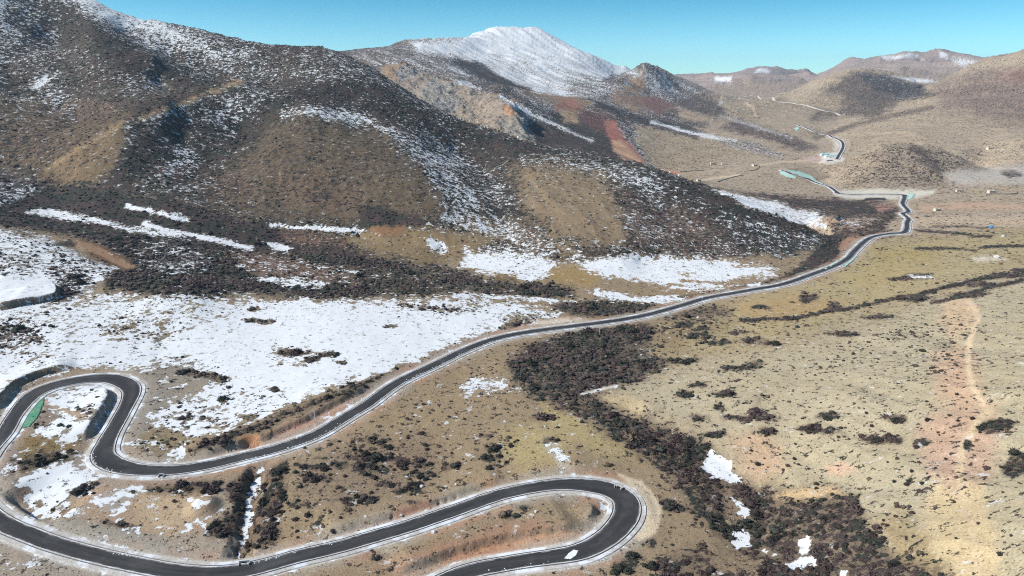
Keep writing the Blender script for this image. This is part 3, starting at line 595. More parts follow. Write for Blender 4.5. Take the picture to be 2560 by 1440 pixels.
for pts, w in (([(1850,800),(1980,796),(2060,780),(2160,765),(2260,742),(2340,730)], 4), ([(1640,832),(1700,815),(1770,798)], 1.6), ([(2300,735),(2420,705),(2500,690),(2600,668)], 5), ([(2330,760),(2440,728),(2560,700)], 4),
               ([(2270,500),(2380,498),(2480,498),(2560,502)], 2.5), ([(2330,566),(2420,566),(2470,570)], 2), ([(2280,575),(2370,580),(2440,590),(2480,592)], 2.6), ([(2450,617),(2560,614),(2640,610)], 3.2), ([(2290,545),(2340,538),(2390,527),(2460,528)], 1.5), ([(2480,517),(2560,520)], 1.6), ([(2290,620),(2380,622),(2440,628)], 2.4)):
    P((0, 1), pts, 2, 4, (96,84,76), 0, .95, line=w)
P((0, 1), [(2465,500),(2490,500),(2495,505),(2468,506)], 1.5, 2, None, .95, 0)
P((0, 1), [(2268,686),(2330,690),(2335,696),(2280,696)], 1.5, 3, None, .7, .2)
P((0, 1), [(2430,642),(2500,640),(2520,650),(2440,655)], 3, 4, (205,192,172), .1, .1)
# --- behind the spur (class 1) and the right side
P(1, [(-900,-700),(3600,-700),(3600,900),(-900,900)], 5, 0, (174,157,136), 0, .22)
P(2, [(-900,-700),(3600,-700),(3600,900),(-900,900)], 4, 0, (160,142,128), .03, .24)
P((1, 2), [(780,-100),(1640,-100),(1660,180),(1760,236),(1800,262),(1790,300),(1720,330),(1640,440),(780,440)], 8, 8, (118,107,100), .36, .62)
P((0, 1), [(1690,446),(1850,482),(2000,492),(2110,496),(2200,506),(2255,518),(2225,560),(2200,590),(2110,585),(2060,560),(1900,500)], 5, 8, (122,102,92), .1, .72)
P((0, 1), [(1780,474),(1850,486),(1950,508),(2040,530),(2095,550),(2110,570),(2060,572),(1990,556),(1900,528),(1840,505)], 4, 7, (170,150,130), .84, .14)
P((0, 1), [(2060,545),(2140,540),(2200,550),(2140,575),(2080,570)], 4, 6, (160,135,115), .3, .4)
P((0, 1), [(2180,510),(2225,508),(2240,520),(2200,530)], 4, 4, (165,125,115), .05, .3)
P((0, 1), [(2095,476),(2160,474),(2250,470),(2340,474),(2330,484),(2275,498),(2200,499),(2110,496),(2080,488)], 3, 3, (206,202,192), .0, .03)
P((0, 1), [(2165,496),(2210,494),(2215,500),(2160,501)], 1.5, 2, (90,78,74), 0, .95)
P((0, 1), [(2300,515),(2420,505),(2560,512),(2560,525),(2400,522),(2300,530)], 4, 5, (190,160,138), 0, .1)
P((0, 1), [(2270,545),(2340,535),(2400,545),(2560,540),(2560,562),(2400,560),(2280,568)], 5, 5, (194,172,148), 0, .22)
P(1, [(960,150),(1010,160),(1060,182),(1140,198),(1210,226),(1275,254),(1312,298),(1330,365),(1230,375),(1100,315),(1000,245),(930,200)], 5, 6, (156,142,128), .04, .18)
P(1, [(1050,225),(1085,195),(1140,208),(1150,260),(1120,295),(1065,275)], 6, 6, (148,143,138), .06, .2)
P(1, [(1250,300),(1310,300),(1328,360),(1260,355),(1230,330)], 6, 6, (158,150,142), .02, .15)
P(1, [(1256,266),(1282,250),(1292,282),(1262,286)], 3, 4, (196,146,112), 0, .05)
P(1, [(1120,196),(1160,202),(1210,222),(1190,222),(1140,206)], 3, 4, None, .7, .2)
P((1, 2), [(955,140),(1010,124),(1035,160),(1030,205),(965,200)], 4, 5, (146,122,100), .02, .12)
P(1, [(985,182),(1000,165),(1025,162),(1045,182),(1040,200),(1000,205)], 3, 3, (140,132,128), .1, .2)
P((1, 2), [(1290,226),(1340,216),(1390,218),(1440,232),(1490,252),(1440,300),(1400,270),(1330,245)], 6, 7, (146,122,100), .04, .3)
P(1, [(1330,300),(1400,285),(1480,295),(1520,310),(1560,400),(1440,375),(1340,358)], 7, 8, (104,96,88), .12, .82)
P(1, [(1250,243),(1320,280),(1400,318),(1480,352)], 3, 5, None, .7, .3, line=5)
P(1, [(1385,262),(1412,243),(1440,246),(1458,264),(1430,280),(1390,280)], 3, 4, (150,106,92), 0, .08)
P(1, [(1400,275),(1440,280),(1450,310),(1410,305)], 4, 5, (165,142,110), .02, .25)
P(1, [(1440,270),(1500,280),(1540,302),(1525,340),(1470,322)], 6, 7, (112,78,72), .03, .42)
P(1, [(1510,300),(1535,304),(1565,345),(1600,388),(1625,418),(1590,408),(1540,382),(1518,345)], 3, 4, (152,98,88), .0, .1)
P(1, [(1530,352),(1552,350),(1600,398),(1612,415),(1565,402),(1535,376)], 3, 3, (180,142,114), .0, .03)
P(1, [(1590,300),(1700,328),(1800,348),(1860,382),(1800,410),(1720,445),(1640,436),(1610,392),(1585,335)], 7, 7, (170,152,128), .03, .26)
P(1, [(1640,420),(1700,430),(1690,445),(1640,438)], 3, 3, (186,140,112), .0, .05)
P(1, [(1470,236),(1600,286),(1760,330),(1740,345),(1600,308),(1490,266)], 5, 6, (96,88,86), .36, .82)
P(1, [(1630,305),(1700,325),(1780,342),(1840,352)], 2.5, 4, None, .85, .1, line=4)
P(1, [(1800,345),(1900,360),(1960,390),(1950,400),(1880,378),(1800,358)], 4, 5, (165,152,140), .38, .45)
P((1, 2), [(1583,184),(1612,167),(1619,215),(1590,237),(1538,216),(1545,200)], 3, 4, (156,130,102), .0, .12)
P((1, 2), [(1530,225),(1600,236),(1660,258),(1620,282),(1570,276),(1515,250)], 5, 6, (146,121,102), .04, .3)
P((1, 2), [(1590,244),(1650,240),(1695,268),(1640,288)], 4, 5, (132,98,92), .0, .25)
P((1, 2), [(1617,169),(1650,182),(1745,232),(1705,258),(1650,240),(1618,222)], 3, 4, (110,102,100), .58, .5)
P((1, 2), [(1700,255),(1745,232),(1800,262),(1820,290),(1740,290)], 5, 5, (120,108,102), .15, .6)
P((1, 2), [(1690,270),(1780,290),(1790,305),(1700,300)], 5, 5, (168,148,124), .03, .2)
P(1, [(1760,244),(1850,242),(1880,252),(1800,262),(1770,256)], 3, 4, None, .7, .2)
P((1, 2), [(1800,240),(1950,245),(1990,262),(1900,300),(1820,300)], 8, 8, (168,150,126), .1, .3)
P(1, [(1850,300),(1960,330),(2040,370),(2000,380),(1900,345),(1800,320)], 4, 8, (130,112,104), .12, .5)
P(1, [(1800,290),(1900,320),(1980,345)], 3, 5, None, .5, .3, line=4)
P((1, 2), [(2030,300),(2060,225),(2120,183),(2160,178),(2220,190),(2290,212),(2345,236),(2250,252),(2200,292),(2110,290)], 6, 6, (126,112,102), .03, .5)
P((1, 2), [(2140,180),(2220,190),(2285,212),(2335,237),(2240,250),(2190,225)], 4, 5, (104,96,94), .38, .7)
P(1, [(1960,262),(2060,232),(2110,235),(2090,290),(2020,270)], 8, 8, (164,146,126), .0, .3)
P(1, [(2100,456),(2130,410),(2160,386),(2250,360),(2350,375),(2400,396),(2450,435),(2400,466),(2250,472)], 6, 6, (164,147,130), 0, .42)
P(1, [(2285,372),(2310,390),(2335,415),(2350,430)], 6, 5, (120,108,100), 0, .55, line=12)
P(1, [(2110,450),(2160,395),(2200,385),(2190,450)], 10, 8, (166,148,128), 0, .34)
P(1, [(2350,432),(2440,420),(2540,412),(2620,410),(2620,458),(2460,460),(2380,462)], 5, 5, (182,174,166), 0, .12)
P(1, [(2500,428),(2535,425),(2560,440),(2520,445)], 3, 3, (140,130,124), 0, .55)
P(1, [(2330,215),(2450,180),(2700,170),(2700,300),(2500,310),(2360,270)], 14, 10, (150,130,118), 0, .36)
P((1, 2), [(2480,180),(2700,150),(2700,235),(2560,215)], 8, 8, (140,108,98), 0, .28)
P(1, [(2040,345),(2120,318),(2250,285),(2330,268)], 3, 4, (130,114,102), 0, .4, line=5)
P(1, [(1865,258),(1885,270),(1888,290)], 1.5, 2, (206,182,156), 0, .05, line=2.5)
P(1, [(1900,412),(1960,405),(2040,400),(2060,395)], 1.5, 2, (200,178,152), 0, .05, line=2)
P(1, [(1740,455),(1780,446),(1850,438)], 1.5, 2, (205,186,160), 0, .05, line=2)
P(1, [(2045,385),(2100,380),(2112,400),(2090,408),(2050,408)], 2.5, 3, (206,200,194), 0, .02)
P(1, [(2010,395),(2050,388),(2052,404),(2020,404)], 3, 3, (190,165,158), 0, .1)
P(1, [(2070,340),(2105,352),(2112,375),(2085,378),(2080,350)], 3, 4, (190,182,174), 0, .1)
# --- far mountains (class 2)
P(3, [(-900,-700),(3600,-700),(3600,900),(-900,900)], 4, 0, (158,140,132), .06, .2)
P(2, [(840,-100),(1600,-100),(1600,185),(1560,200),(1420,250),(1330,232),(1200,185),(1180,110),(1150,100),(840,100)], 8, 8, (120,112,108), .95, .12)
P(2, [(870,135),(1060,104),(1150,103),(1185,120),(1180,150),(1330,226),(1240,215),(1100,200),(1000,180)], 6, 6, (120,110,106), .62, .45)
P(2, [(884,141),(960,128),(965,190),(900,170)], 4, 4, (124,112,104), .55, .4)
P(2, [(1120,150),(1190,150),(1340,222),(1300,232),(1200,200)], 5, 6, (100,92,90), .25, .84)
P(2, [(1150,118),(1200,145),(1270,185),(1340,220)], 4, 5, None, .9, .15, line=9)
P(2, [(1030,106),(1150,102),(1190,112),(1240,150),(1340,224),(1290,206),(1185,152),(1100,134),(1040,128)], 4, 5, None, .93, .12)
P(2, [(1160,104),(1240,77),(1345,79),(1420,115),(1440,150),(1380,170),(1300,150),(1220,130)], 6, 6, None, .99, .06)
P(2, [(1420,190),(1520,195),(1560,215),(1500,245),(1420,240)], 8, 8, None, .74, .4)
P(2, [(1500,166),(1580,176),(1585,186),(1530,190)], 3, 4, None, .98, .05)
P(2, [(1530,185),(1580,190),(1560,215),(1510,205)], 6, 6, (118,106,100), .35, .6)
P(3, [(1895,172),(1915,172),(1925,180),(1885,182)], 2, 3, None, .9, 0)
P(3, [(1785,192),(1830,192),(1825,204),(1790,202)], 2, 3, None, .9, 0)
P(3, [(1940,190),(2000,205),(2030,212),(1990,215),(1945,205)], 3, 4, (120,112,110), .35, .5)
P(3, [(2345,127),(2365,132),(2370,150),(2350,140)], 2, 3, None, .9, 0)
P(3, [(2375,140),(2430,146),(2460,166),(2420,170),(2385,160)], 3, 3, None, .75, .3)
P(3, [(2200,143),(2280,132),(2310,146),(2280,142),(2220,150)], 2, 3, None, .7, .1)
P((1, 2), [(2230,190),(2330,200),(2350,205),(2300,208)], 2, 3, None, .8, .1)
# streaks of rock down the snow mountain
sm = (cls == 2) & (U < 1790) & (SNOW > .5)
st = ridged((XX + YY * .62) / 75, (YY - XX * .5) / 420, 141, 3, .6)
SNOW -= np.where(sm, .5 * smooth(st, .3, .75) * smooth(V, 80, 165), 0).astype(f32)
hs = (cls == 0) & (hill > .3)                     # bands along the spur
st2 = fbm((XX + YY * .25) / 26, (YY - XX * .2) / 80, 151, 3)
SNOW += np.where(hs & (SNOW > .15), .22 * st2, 0).astype(f32)
big = fbm(XX / 90, YY / 90, 161, 3)
clu = fbm(XX / 34, YY / 34, 163, 3)
SHRUB += np.where(SHRUB < .9, .12 * big + np.where(YY > 560, .30, .05) * clu * np.clip(SHRUB / .3, 0, 1), 0).astype(f32)
fgy = np.gradient(Z, axis=0) / dYg; fgx = np.gradient(Z, axis=1) / np.gradient(XX, axis=1)
stp = smooth(np.sqrt(fgy ** 2 + fgx ** 2), .42, .75) * (YY < 700) * (hill < .5)
SNOW *= (1 - .85 * stp); SHRUB *= (1 - .6 * stp)
soil = lin((134,112,94)) * ALB
stc = (stp * np.where(U < 420, .6, .12))[..., None]
COL = COL * (1 - stc) + soil * stc
fs_ = smooth(YY, 1500, 2300) * hill2
fr = fbm((XX + YY * .35) / 70, (YY - XX * .3) / 420, 185, 4, .6)
COL *= (1 + fs_ * .30 * fr * (SNOW < .6))[..., None]
SHRUB += (fs_ * .35 * fr * (SHRUB > .1)).astype(f32)
# worn contour paths on the right-hand slope
rs_ = np.clip(inpoly_sd(U, V, [(1560,960),(2000,830),(2560,655),(2950,560),(2950,1650),(2150,1650),(1950,1230),(1700,1070)]) / 60, 0, 1) * (cls == 0)
tr = fbm((XX * .89 + YY * .45) / 60, (YY * .89 - XX * .45) / 5.5, 181, 4, .55)
COL *= (1 + rs_ * .16 * tr)[..., None]
SHRUB += rs_ * .22 * np.clip(tr, -.6, 1) * (SHRUB < .8)
# roadside: gravel shoulder, thrown snow, raw cut slopes
sh = (1 - smooth(rdn, 5.9, 8.0)); rawc = (1 - smooth(rdn, 8.0, 14.5)) * (1 - sh)
steep = smooth(np.abs(Z - RCZ), .8, 2.5)
rn = fbm(XX / 30, YY / 30, 171, 3)
redc, greyc, shc = lin((176,138,116)) * ALB, lin((168,160,150)) * ALB, lin((196,192,186)) * ALB
mixc = (smooth(rn, -.15, .25) * (.35 + .65 * smooth(U, 250, 620)))[..., None]
raw = redc * mixc + greyc * (1 - mixc)
k_ = (rawc * .7)[..., None]
COL = COL * (1 - k_) + raw * k_
SHRUB *= (1 - .75 * rawc); SHRUB *= (1 - sh)
COL = COL * (1 - sh[..., None]) + shc * sh[..., None]
nearcam = (YY < 420)
SNOW_SH = (.22 + .25 * smooth(-XX, -80, 120) * nearcam + .2 * rn)
asp = np.clip(-fgx * 2.6, -1, 1)
bx = np.clip(SNOW / .15, 0, 1) * np.clip((.97 - SNOW) / .15, 0, 1)
SNOW = SNOW + np.where((cls < 3) & (hill > .15), .30 * asp * bx * hill, 0)
SNOW = SNOW * (1 - sh) + SNOW_SH * sh
fld = (cls == 0) & (hill < .5) & (SNOW > .55)
SNOW = SNOW - np.where(fld, .20 * np.clip(fbm((XX + .2 * YY) / 34, YY / 8, 191, 4, .6) + .35 * fbm(XX / 70, YY / 70, 193, 2), -.1, 1), 0)
lum_ = COL @ np.array([.3, .55, .15], f32); COL = (COL * .9 + lum_[..., None] * .1) * np.array([1.0, .985, .93], f32)
SNOW = SNOW * (1 - .5 * rawc)
P(0, [(1552,1188),(1600,1200),(1640,1240),(1655,1285),(1640,1330),(1600,1352),(1585,1345),(1612,1318),(1620,1280),(1606,1240),(1575,1212)], 2.5, 2, (206,190,164), 0, 0)
P(0, [(1290,1206),(1400,1188),(1480,1190),(1530,1206),(1510,1216),(1430,1199),(1330,1208)], 2.5, 2, (200,194,184), .2, 0)
SNOW = np.where((cls == 0) & (hill > .3) & (SNOW < .7), SNOW * .9, SNOW)
SNOW = np.clip(SNOW, 0, 1).astype(f32); SHRUB = np.clip(SHRUB, 0, 1).astype(f32)
# ---------------------------------------------------------------- materials
def new_mat(name):
    m = bpy.data.materials.new(name); m.use_nodes = True
    nt = m.node_tree; nt.nodes.clear()
    out = nt.nodes.new('ShaderNodeOutputMaterial'); b = nt.nodes.new('ShaderNodeBsdfPrincipled')
    nt.links.new(b.outputs[0], out.inputs[0])
    b.inputs['Roughness'].default_value = .85
    b.inputs['Specular IOR Level'].default_value = .15
    return m, nt, b
class NT:
    def __init__(s, nt): s.nt = nt
    def n(s, t, **k):
        x = s.nt.nodes.new(t)
        for a, v in k.items(): setattr(x, a, v)
        return x
    def l(s, a, b): s.nt.links.new(a, b)
    def val(s, x, i):
        if hasattr(x, 'is_output'): s.l(x, i)
        elif isinstance(x, (tuple, list, np.ndarray)): i.default_value = tuple(float(q) for q in x) + ((1.0,) if len(x) == 3 and i.type == 'RGBA' else ())
        else: i.default_value = x
    def noise(s, scale, detail=4, rough=.55, vec=None, dist=0):
        x = s.n('ShaderNodeTexNoise'); x.inputs['Scale'].default_value = scale; x.inputs['Detail'].default_value = detail
        x.inputs['Roughness'].default_value = rough; x.inputs['Distortion'].default_value = dist
        if vec is not None: s.l(vec, x.inputs['Vector'])
        return x.outputs['Fac']
    def math(s, op, a, b=0, c=0):
        x = s.n('ShaderNodeMath', operation=op)
        s.val(a, x.inputs[0]); s.val(b, x.inputs[1]); s.val(c, x.inputs[2]); return x.outputs[0]
    def ramp(s, x, a, b, o0=0, o1=1):
        m = s.n('ShaderNodeMapRange', interpolation_type='SMOOTHSTEP')
        s.val(x, m.inputs[0]); s.val(a, m.inputs[1]); s.val(b, m.inputs[2]); s.val(o0, m.inputs[3]); s.val(o1, m.inputs[4]); return m.outputs[0]
    def mix(s, f, a, b, mode='MIX'):
        m = s.n('ShaderNodeMix', data_type='RGBA', blend_type=mode)
        s.val(f, m.inputs[0]); s.val(a, m.inputs[6]); s.val(b, m.inputs[7]); return m.outputs[2]
    def lerp(s, f, a, b):
        m = s.n('ShaderNodeMix'); s.val(f, m.inputs[0]); s.val(a, m.inputs[2]); s.val(b, m.inputs[3]); return m.outputs[0]
    def vadd(s, a, b):
        x = s.n('ShaderNodeVectorMath', operation='ADD'); s.l(a, x.inputs[0]); x.inputs[1].default_value = b; return x.outputs[0]
    def attr(s, name):
        x = s.n('ShaderNodeAttribute', attribute_name=name); return x
    def pos(s): return s.n('ShaderNodeNewGeometry').outputs['Position']

SNOWC = (.655, .675, .672)
GREEN = (.030, .033, .028); PURPLE = (.052, .039, .037)
def ground_material():
    m, nt, b = new_mat('ground_cover'); g = NT(nt)
    p = g.pos()
    col = g.attr('Col').outputs['Color']; sn = g.attr('snow').outputs['Fac']; sh = g.attr('shrubpaint').outputs['Fac']
    n_med = g.noise(.11, 7, .66, p)          # snow edges, clumps of several metres
    n_shr = g.noise(.30, 5, .62, p)
    n_fine = g.noise(1.3, 5, .65, p)
    n_big = g.noise(.018, 4, .55, p)
    # soil and dry grass
    c = g.mix(g.ramp(n_fine, .25, .75), g.mix(1, col, (.70, .70, .70), 'MULTIPLY'), g.mix(1, col, (1.24, 1.23, 1.20), 'MULTIPLY'))
    c = g.mix(g.math('MULTIPLY', g.ramp(n_big, .35, .65), .35), c, g.mix(1, c, (1.06, 1.0, .88), 'MULTIPLY'))
    # dry tussocks: small dark dots
    v = g.n('ShaderNodeTexVoronoi'); v.inputs['Scale'].default_value = .42; g.l(p, v.inputs['Vector'])
    dots = g.math('MULTIPLY', g.ramp(v.outputs['Distance'], .30, .42, 1, 0), g.ramp(g.noise(.06, 4, .6, p), .47, .6))
    dots = g.math('MULTIPLY', dots, g.ramp(sh, .02, .25))
    c = g.mix(g.math('MULTIPLY', dots, .55), c, (.11, .085, .065))
    # snow
    mixn = g.math('ADD', g.math('MULTIPLY', n_med, .55), g.math('MULTIPLY', n_shr, .45))
    cz = g.attr('coarse').outputs['Fac']
    mixn = g.lerp(cz, mixn, g.math('ADD', g.math('MULTIPLY', g.noise(.15, 7, .66, p), .55), g.math('MULTIPLY', n_shr, .45)))
    un = g.ramp(mixn, .37, .63)
    fs = g.ramp(g.math('SUBTRACT', un, g.math('SUBTRACT', 1.0, sn)), -.10, .10)
    # shrubs
    inv = g.math('ADD', g.math('MULTIPLY', g.noise(.26, 5, .62, g.vadd(p, (31, 17, 5))), .66), g.math('MULTIPLY', g.noise(.9, 4, .6, p), .34))
    inv = g.lerp(cz, inv, g.math('ADD', g.math('MULTIPLY', g.noise(.15, 7, .66, g.vadd(p, (91, 47, 15))), .55), g.math('MULTIPLY', n_shr, .45)))
    uh = g.ramp(inv, .38, .62)
    fh = g.ramp(g.math('SUBTRACT', uh, g.math('SUBTRACT', 1.0, sh)), -.06, .06)
    dk = g.mix(g.ramp(g.noise(.035, 5, .6, p), .44, .56), GREEN, PURPLE)
    dk = g.mix(g.ramp(n_fine, .3, .7), g.mix(1, dk, (.6, .6, .6), 'MULTIPLY'), g.mix(1, dk, (1.7, 1.65, 1.6), 'MULTIPLY'))
    snc = g.mix(g.ramp(n_fine, .3, .7), (SNOWC[0] * .95, SNOWC[1] * .95, SNOWC[2] * .96), SNOWC)
    c = g.mix(fs, c, snc)
    c = g.mix(fh, c, dk)
    g.l(c, b.inputs['Base Color'])
    b.inputs['Roughness'].default_value = .9; b.inputs['Specular IOR Level'].default_value = .08
    h = g.math('ADD', g.math('MULTIPLY', n_fine, .35), g.math('MULTIPLY', fh, 1.1))
    h = g.math('ADD', h, g.math('MULTIPLY', n_shr, .6))
    h = g.math('MULTIPLY', h, g.math('MULTIPLY_ADD', fs, -.72, 1.0))
    bp = g.n('ShaderNodeBump'); bp.inputs['Strength'].default_value = .55; bp.inputs['Distance'].default_value = 1.0
    g.l(h, bp.inputs['Height']); g.l(bp.outputs[0], b.inputs['Normal'])
    return m
MG = ground_material()

def mesh_from(name, verts, faces, mat, smooth_=True, attrs=None, link=True):
    me = bpy.data.meshes.new(name)
    verts = np.asarray(verts, f32); faces = np.asarray(faces, np.int32); k = faces.shape[1]
    me.vertices.add(len(verts)); me.vertices.foreach_set('co', verts.ravel())
    me.loops.add(faces.size); me.loops.foreach_set('vertex_index', faces.ravel())
    me.polygons.add(len(faces)); me.polygons.foreach_set('loop_start', np.arange(0, faces.size, k, dtype=np.int32))
    me.polygons.foreach_set('use_smooth', np.full(len(faces), smooth_))
    for nm, arr in (attrs or {}).items():
        arr = np.asarray(arr, f32)
        if arr.ndim == 2:
            at = me.attributes.new(nm, 'FLOAT_COLOR', 'POINT'); at.data.foreach_set('color', np.concatenate([arr, np.ones((len(arr), 1), f32)], 1).ravel())
        else:
            at = me.attributes.new(nm, 'FLOAT', 'POINT'); at.data.foreach_set('value', arr)
    me.update(calc_edges=True); me.validate(clean_customdata=False)
    if mat: me.materials.append(mat)
    if not link: return me
    o = bpy.data.objects.new(name, me); C.objects.link(o); return o

# ---------------------------------------------------------------- the ground meshes
idx = np.arange(NL * NA, dtype=np.int32).reshape(NL, NA)
quad = np.stack([idx[:-1, :-1], idx[:-1, 1:], idx[1:, 1:], idx[1:, :-1]], -1)
foot = [(-900,380),(0,432),(150,458),(300,482),(420,500),(560,535),(700,570),(900,592),(1100,622),(1280,642),(1400,652),(1600,650),(1800,644),(1950,634),(2070,618),(2085,600),(2140,-700),(-900,-700)]
zone = np.where(cls >= 2, np.where((U < 1800) & (cls == 2), 3, 4), np.where(cls == 1, np.where(U < 1800, 2, 5), 0))
spurm = (cls == 0) & (AZ < np.interp(2065, [0, 2560], [0, 2560]) * 0 + float(ray(2072, 610)[0])) & (inpoly_sd(np.clip(U, -890, 3000), np.clip(V, -690, 2000), foot) > 0) & (YY > 380)
zone = np.where(spurm, 1, zone)
zone = np.where(zone == 5, 0, zone)
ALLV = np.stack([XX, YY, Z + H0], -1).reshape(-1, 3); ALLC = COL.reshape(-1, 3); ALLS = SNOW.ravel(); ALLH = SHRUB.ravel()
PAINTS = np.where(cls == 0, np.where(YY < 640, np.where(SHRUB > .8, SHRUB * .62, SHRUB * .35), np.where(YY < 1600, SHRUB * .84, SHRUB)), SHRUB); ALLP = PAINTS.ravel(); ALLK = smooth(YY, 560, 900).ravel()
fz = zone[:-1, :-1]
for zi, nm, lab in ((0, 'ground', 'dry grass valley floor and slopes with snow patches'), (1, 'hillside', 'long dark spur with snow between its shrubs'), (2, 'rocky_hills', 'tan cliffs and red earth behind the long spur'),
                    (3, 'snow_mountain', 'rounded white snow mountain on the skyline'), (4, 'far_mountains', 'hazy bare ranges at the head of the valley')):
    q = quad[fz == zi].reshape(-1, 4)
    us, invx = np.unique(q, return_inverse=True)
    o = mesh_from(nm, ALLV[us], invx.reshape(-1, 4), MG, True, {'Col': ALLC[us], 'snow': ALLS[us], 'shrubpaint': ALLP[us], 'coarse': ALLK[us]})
    o['kind'] = 'structure'; o['label'] = lab

# ---------------------------------------------------------------- light, sky, camera
SUN_EL, SUN_AZ = math.radians(40), math.radians(-100)     # azimuth from +Y, negative = left
w = bpy.data.worlds.new('World'); bpy.context.scene.world = w; w.use_nodes = True
g = NT(w.node_tree); w.node_tree.nodes.clear()
sky = g.n('ShaderNodeTexSky', sky_type='NISHITA'); sky.sun_disc = False; sky.sun_elevation = SUN_EL; sky.sun_rotation = SUN_AZ
sky.altitude = 3800; sky.air_density = 1.0; sky.dust_density = .6; sky.ozone_density = 1.0
bg = g.n('ShaderNodeBackground'); bg.inputs['Strength'].default_value = .13
sx = g.n('ShaderNodeSeparateXYZ'); tc = g.n('ShaderNodeTexCoord'); g.l(tc.outputs['Generated'], sx.inputs[0])
el = sx.outputs['Z']
tn = g.mix(g.ramp(el, .015, .15), (.46, .82, .86), (.13, .61, .69))
tn = g.mix(g.ramp(el, .2, .6), tn, (.75, .9, 1.0))
tint = g.mix(1, sky.outputs[0], tn, 'MULTIPLY')
g.l(tint, bg.inputs['Color'])
wo = g.n('ShaderNodeOutputWorld'); g.l(bg.outputs[0], wo.inputs['Surface'])
sd_ = bpy.data.lights.new('sun', 'SUN'); sd_.energy = 5.0; sd_.angle = math.radians(.53); sd_.color = (1, .965, .91)
so = bpy.data.objects.new('sun', sd_); C.objects.link(so)
to = Vector((math.sin(SUN_AZ) * math.cos(SUN_EL), math.cos(SUN_AZ) * math.cos(SUN_EL), math.sin(SUN_EL)))
so.rotation_euler = (-to).to_track_quat('-Z', 'Y').to_euler()
cam = bpy.data.cameras.new('camera'); cam.sensor_width = 36; cam.lens = 36 * F / 2560; cam.clip_end = 40000; cam.clip_start = .5
co = bpy.data.objects.new('camera', cam); C.objects.link(co); co.location = (0, 0, H0); co.rotation_euler = (math.pi / 2 - PITCH, 0, 0)
sc = bpy.context.scene; sc.camera = co
sc.view_settings.view_transform = 'Standard'; sc.view_settings.look = 'None'; sc.view_settings.exposure = 0.32; sc.view_settings.gamma = 1
sc.cycles.max_bounces = 6; sc.cycles.diffuse_bounces = 2; sc.cycles.volume_bounces = 1; sc.cycles.use_denoising = False; sc.cycles.filter_width = 1.1; sc.cycles.denoiser = 'OPENIMAGEDENOISE'; sc.cycles.denoising_input_passes = 'RGB_ALBEDO_NORMAL'; sc.cycles.denoising_prefilter = 'ACCURATE'
# air
top = max(float(Z.max()) + H0, H0) + 60; bot = float(Z.min()) + H0 - 3
hx, hy0, hy1 = 17500, -300, 15600
hz = bmesh.new(); bmesh.ops.create_cube(hz, size=1.0)
for v in hz.verts: v.co = Vector((v.co.x * 2 * hx, hy0 if v.co.y < 0 else hy1, bot if v.co.z < 0 else top))
hm = bpy.data.meshes.new('haze'); hz.to_mesh(hm); hz.free()
ho = bpy.data.objects.new('haze', hm); C.objects.link(ho); ho['kind'] = 'stuff'; ho['label'] = 'thin blue valley air'
mm = bpy.data.materials.new('air'); mm.use_nodes = True; mm.node_tree.nodes.clear()
vo = mm.node_tree.nodes.new('ShaderNodeVolumePrincipled'); vo.inputs['Color'].default_value = (.62, .80, 1, 1); vo.inputs['Density'].default_value = 3.2e-5; vo.inputs['Anisotropy'].default_value = .2
mo = mm.node_tree.nodes.new('ShaderNodeOutputMaterial'); mm.node_tree.links.new(vo.outputs[0], mo.inputs['Volume']); hm.materials.append(mm)
# ---------------------------------------------------------------- roads
def simple_mat(name, col, rough=.85, var=.25, scale=1.2, col2=None, sc2=.12, th=(.45, .6), bump=.0):
    m, nt, b = new_mat(name); g = NT(nt); p = g.pos()
    n1 = g.noise(scale, 5, .65, p)
    c = g.mix(g.ramp(n1, .25, .75), tuple(x * (1 - var) for x in col), tuple(x * (1 + var) for x in col))
    if col2 is not None:
        c = g.mix(g.ramp(g.noise(sc2, 6, .65, p), *th), c, col2)
    g.l(c, b.inputs['Base Color']); b.inputs['Roughness'].default_value = rough
    if bump:
        bp = g.n('ShaderNodeBump'); bp.inputs['Strength'].default_value = bump; bp.inputs['Distance'].default_value = .2
        g.l(n1, bp.inputs['Height']); g.l(bp.outputs[0], b.inputs['Normal'])
    return m
def asphalt_mat():
    m, nt, b = new_mat('asphalt'); g = NT(nt); p = g.pos()
    lat = g.attr('lat').outputs['Fac']; lon = g.attr('lon').outputs['Fac']
    cv = g.n('ShaderNodeCombineXYZ'); g.l(lat, cv.inputs[0]); g.l(g.math('MULTIPLY', lon, .02), cv.inputs[1])
    st = g.noise(1.5, 4, .6, cv.outputs[0])
    c = g.mix(g.ramp(st, .3, .7), (.030, .030, .031), (.054, .053, .052))
    c = g.mix(g.math('MULTIPLY', g.ramp(g.noise(.07, 5, .6, p), .5, .66), .35), c, (.10, .098, .095))
    edge = g.ramp(g.math('ABSOLUTE', lat), .80, 1.0)
    dust = g.math('MULTIPLY', edge, g.ramp(g.noise(.22, 6, .7, p), .42, .6))
    c = g.mix(g.math('MULTIPLY', dust, .8), c, (.40, .39, .38))
    g.l(c, b.inputs['Base Color']); b.inputs['Roughness'].default_value = .75
    return m
M_ASPH = asphalt_mat()
M_KERB = simple_mat('pale_concrete', (.48, .465, .44), .85, .22, .8, (.64, .66, .67), .16, (.5, .62))
M_SHLD = simple_mat('gravel_verge', (.43, .405, .37), .9, .25, 1.1, (.64, .66, .67), .10, (.47, .60))
M_DRAIN = simple_mat('drain_with_shade', (.10, .10, .10), .9, .4, .9)  # dark base colour deepens the shade the recess already has
M_DIRT = simple_mat('pale_dirt', (.52, .48, .42), .95, .15, .3)

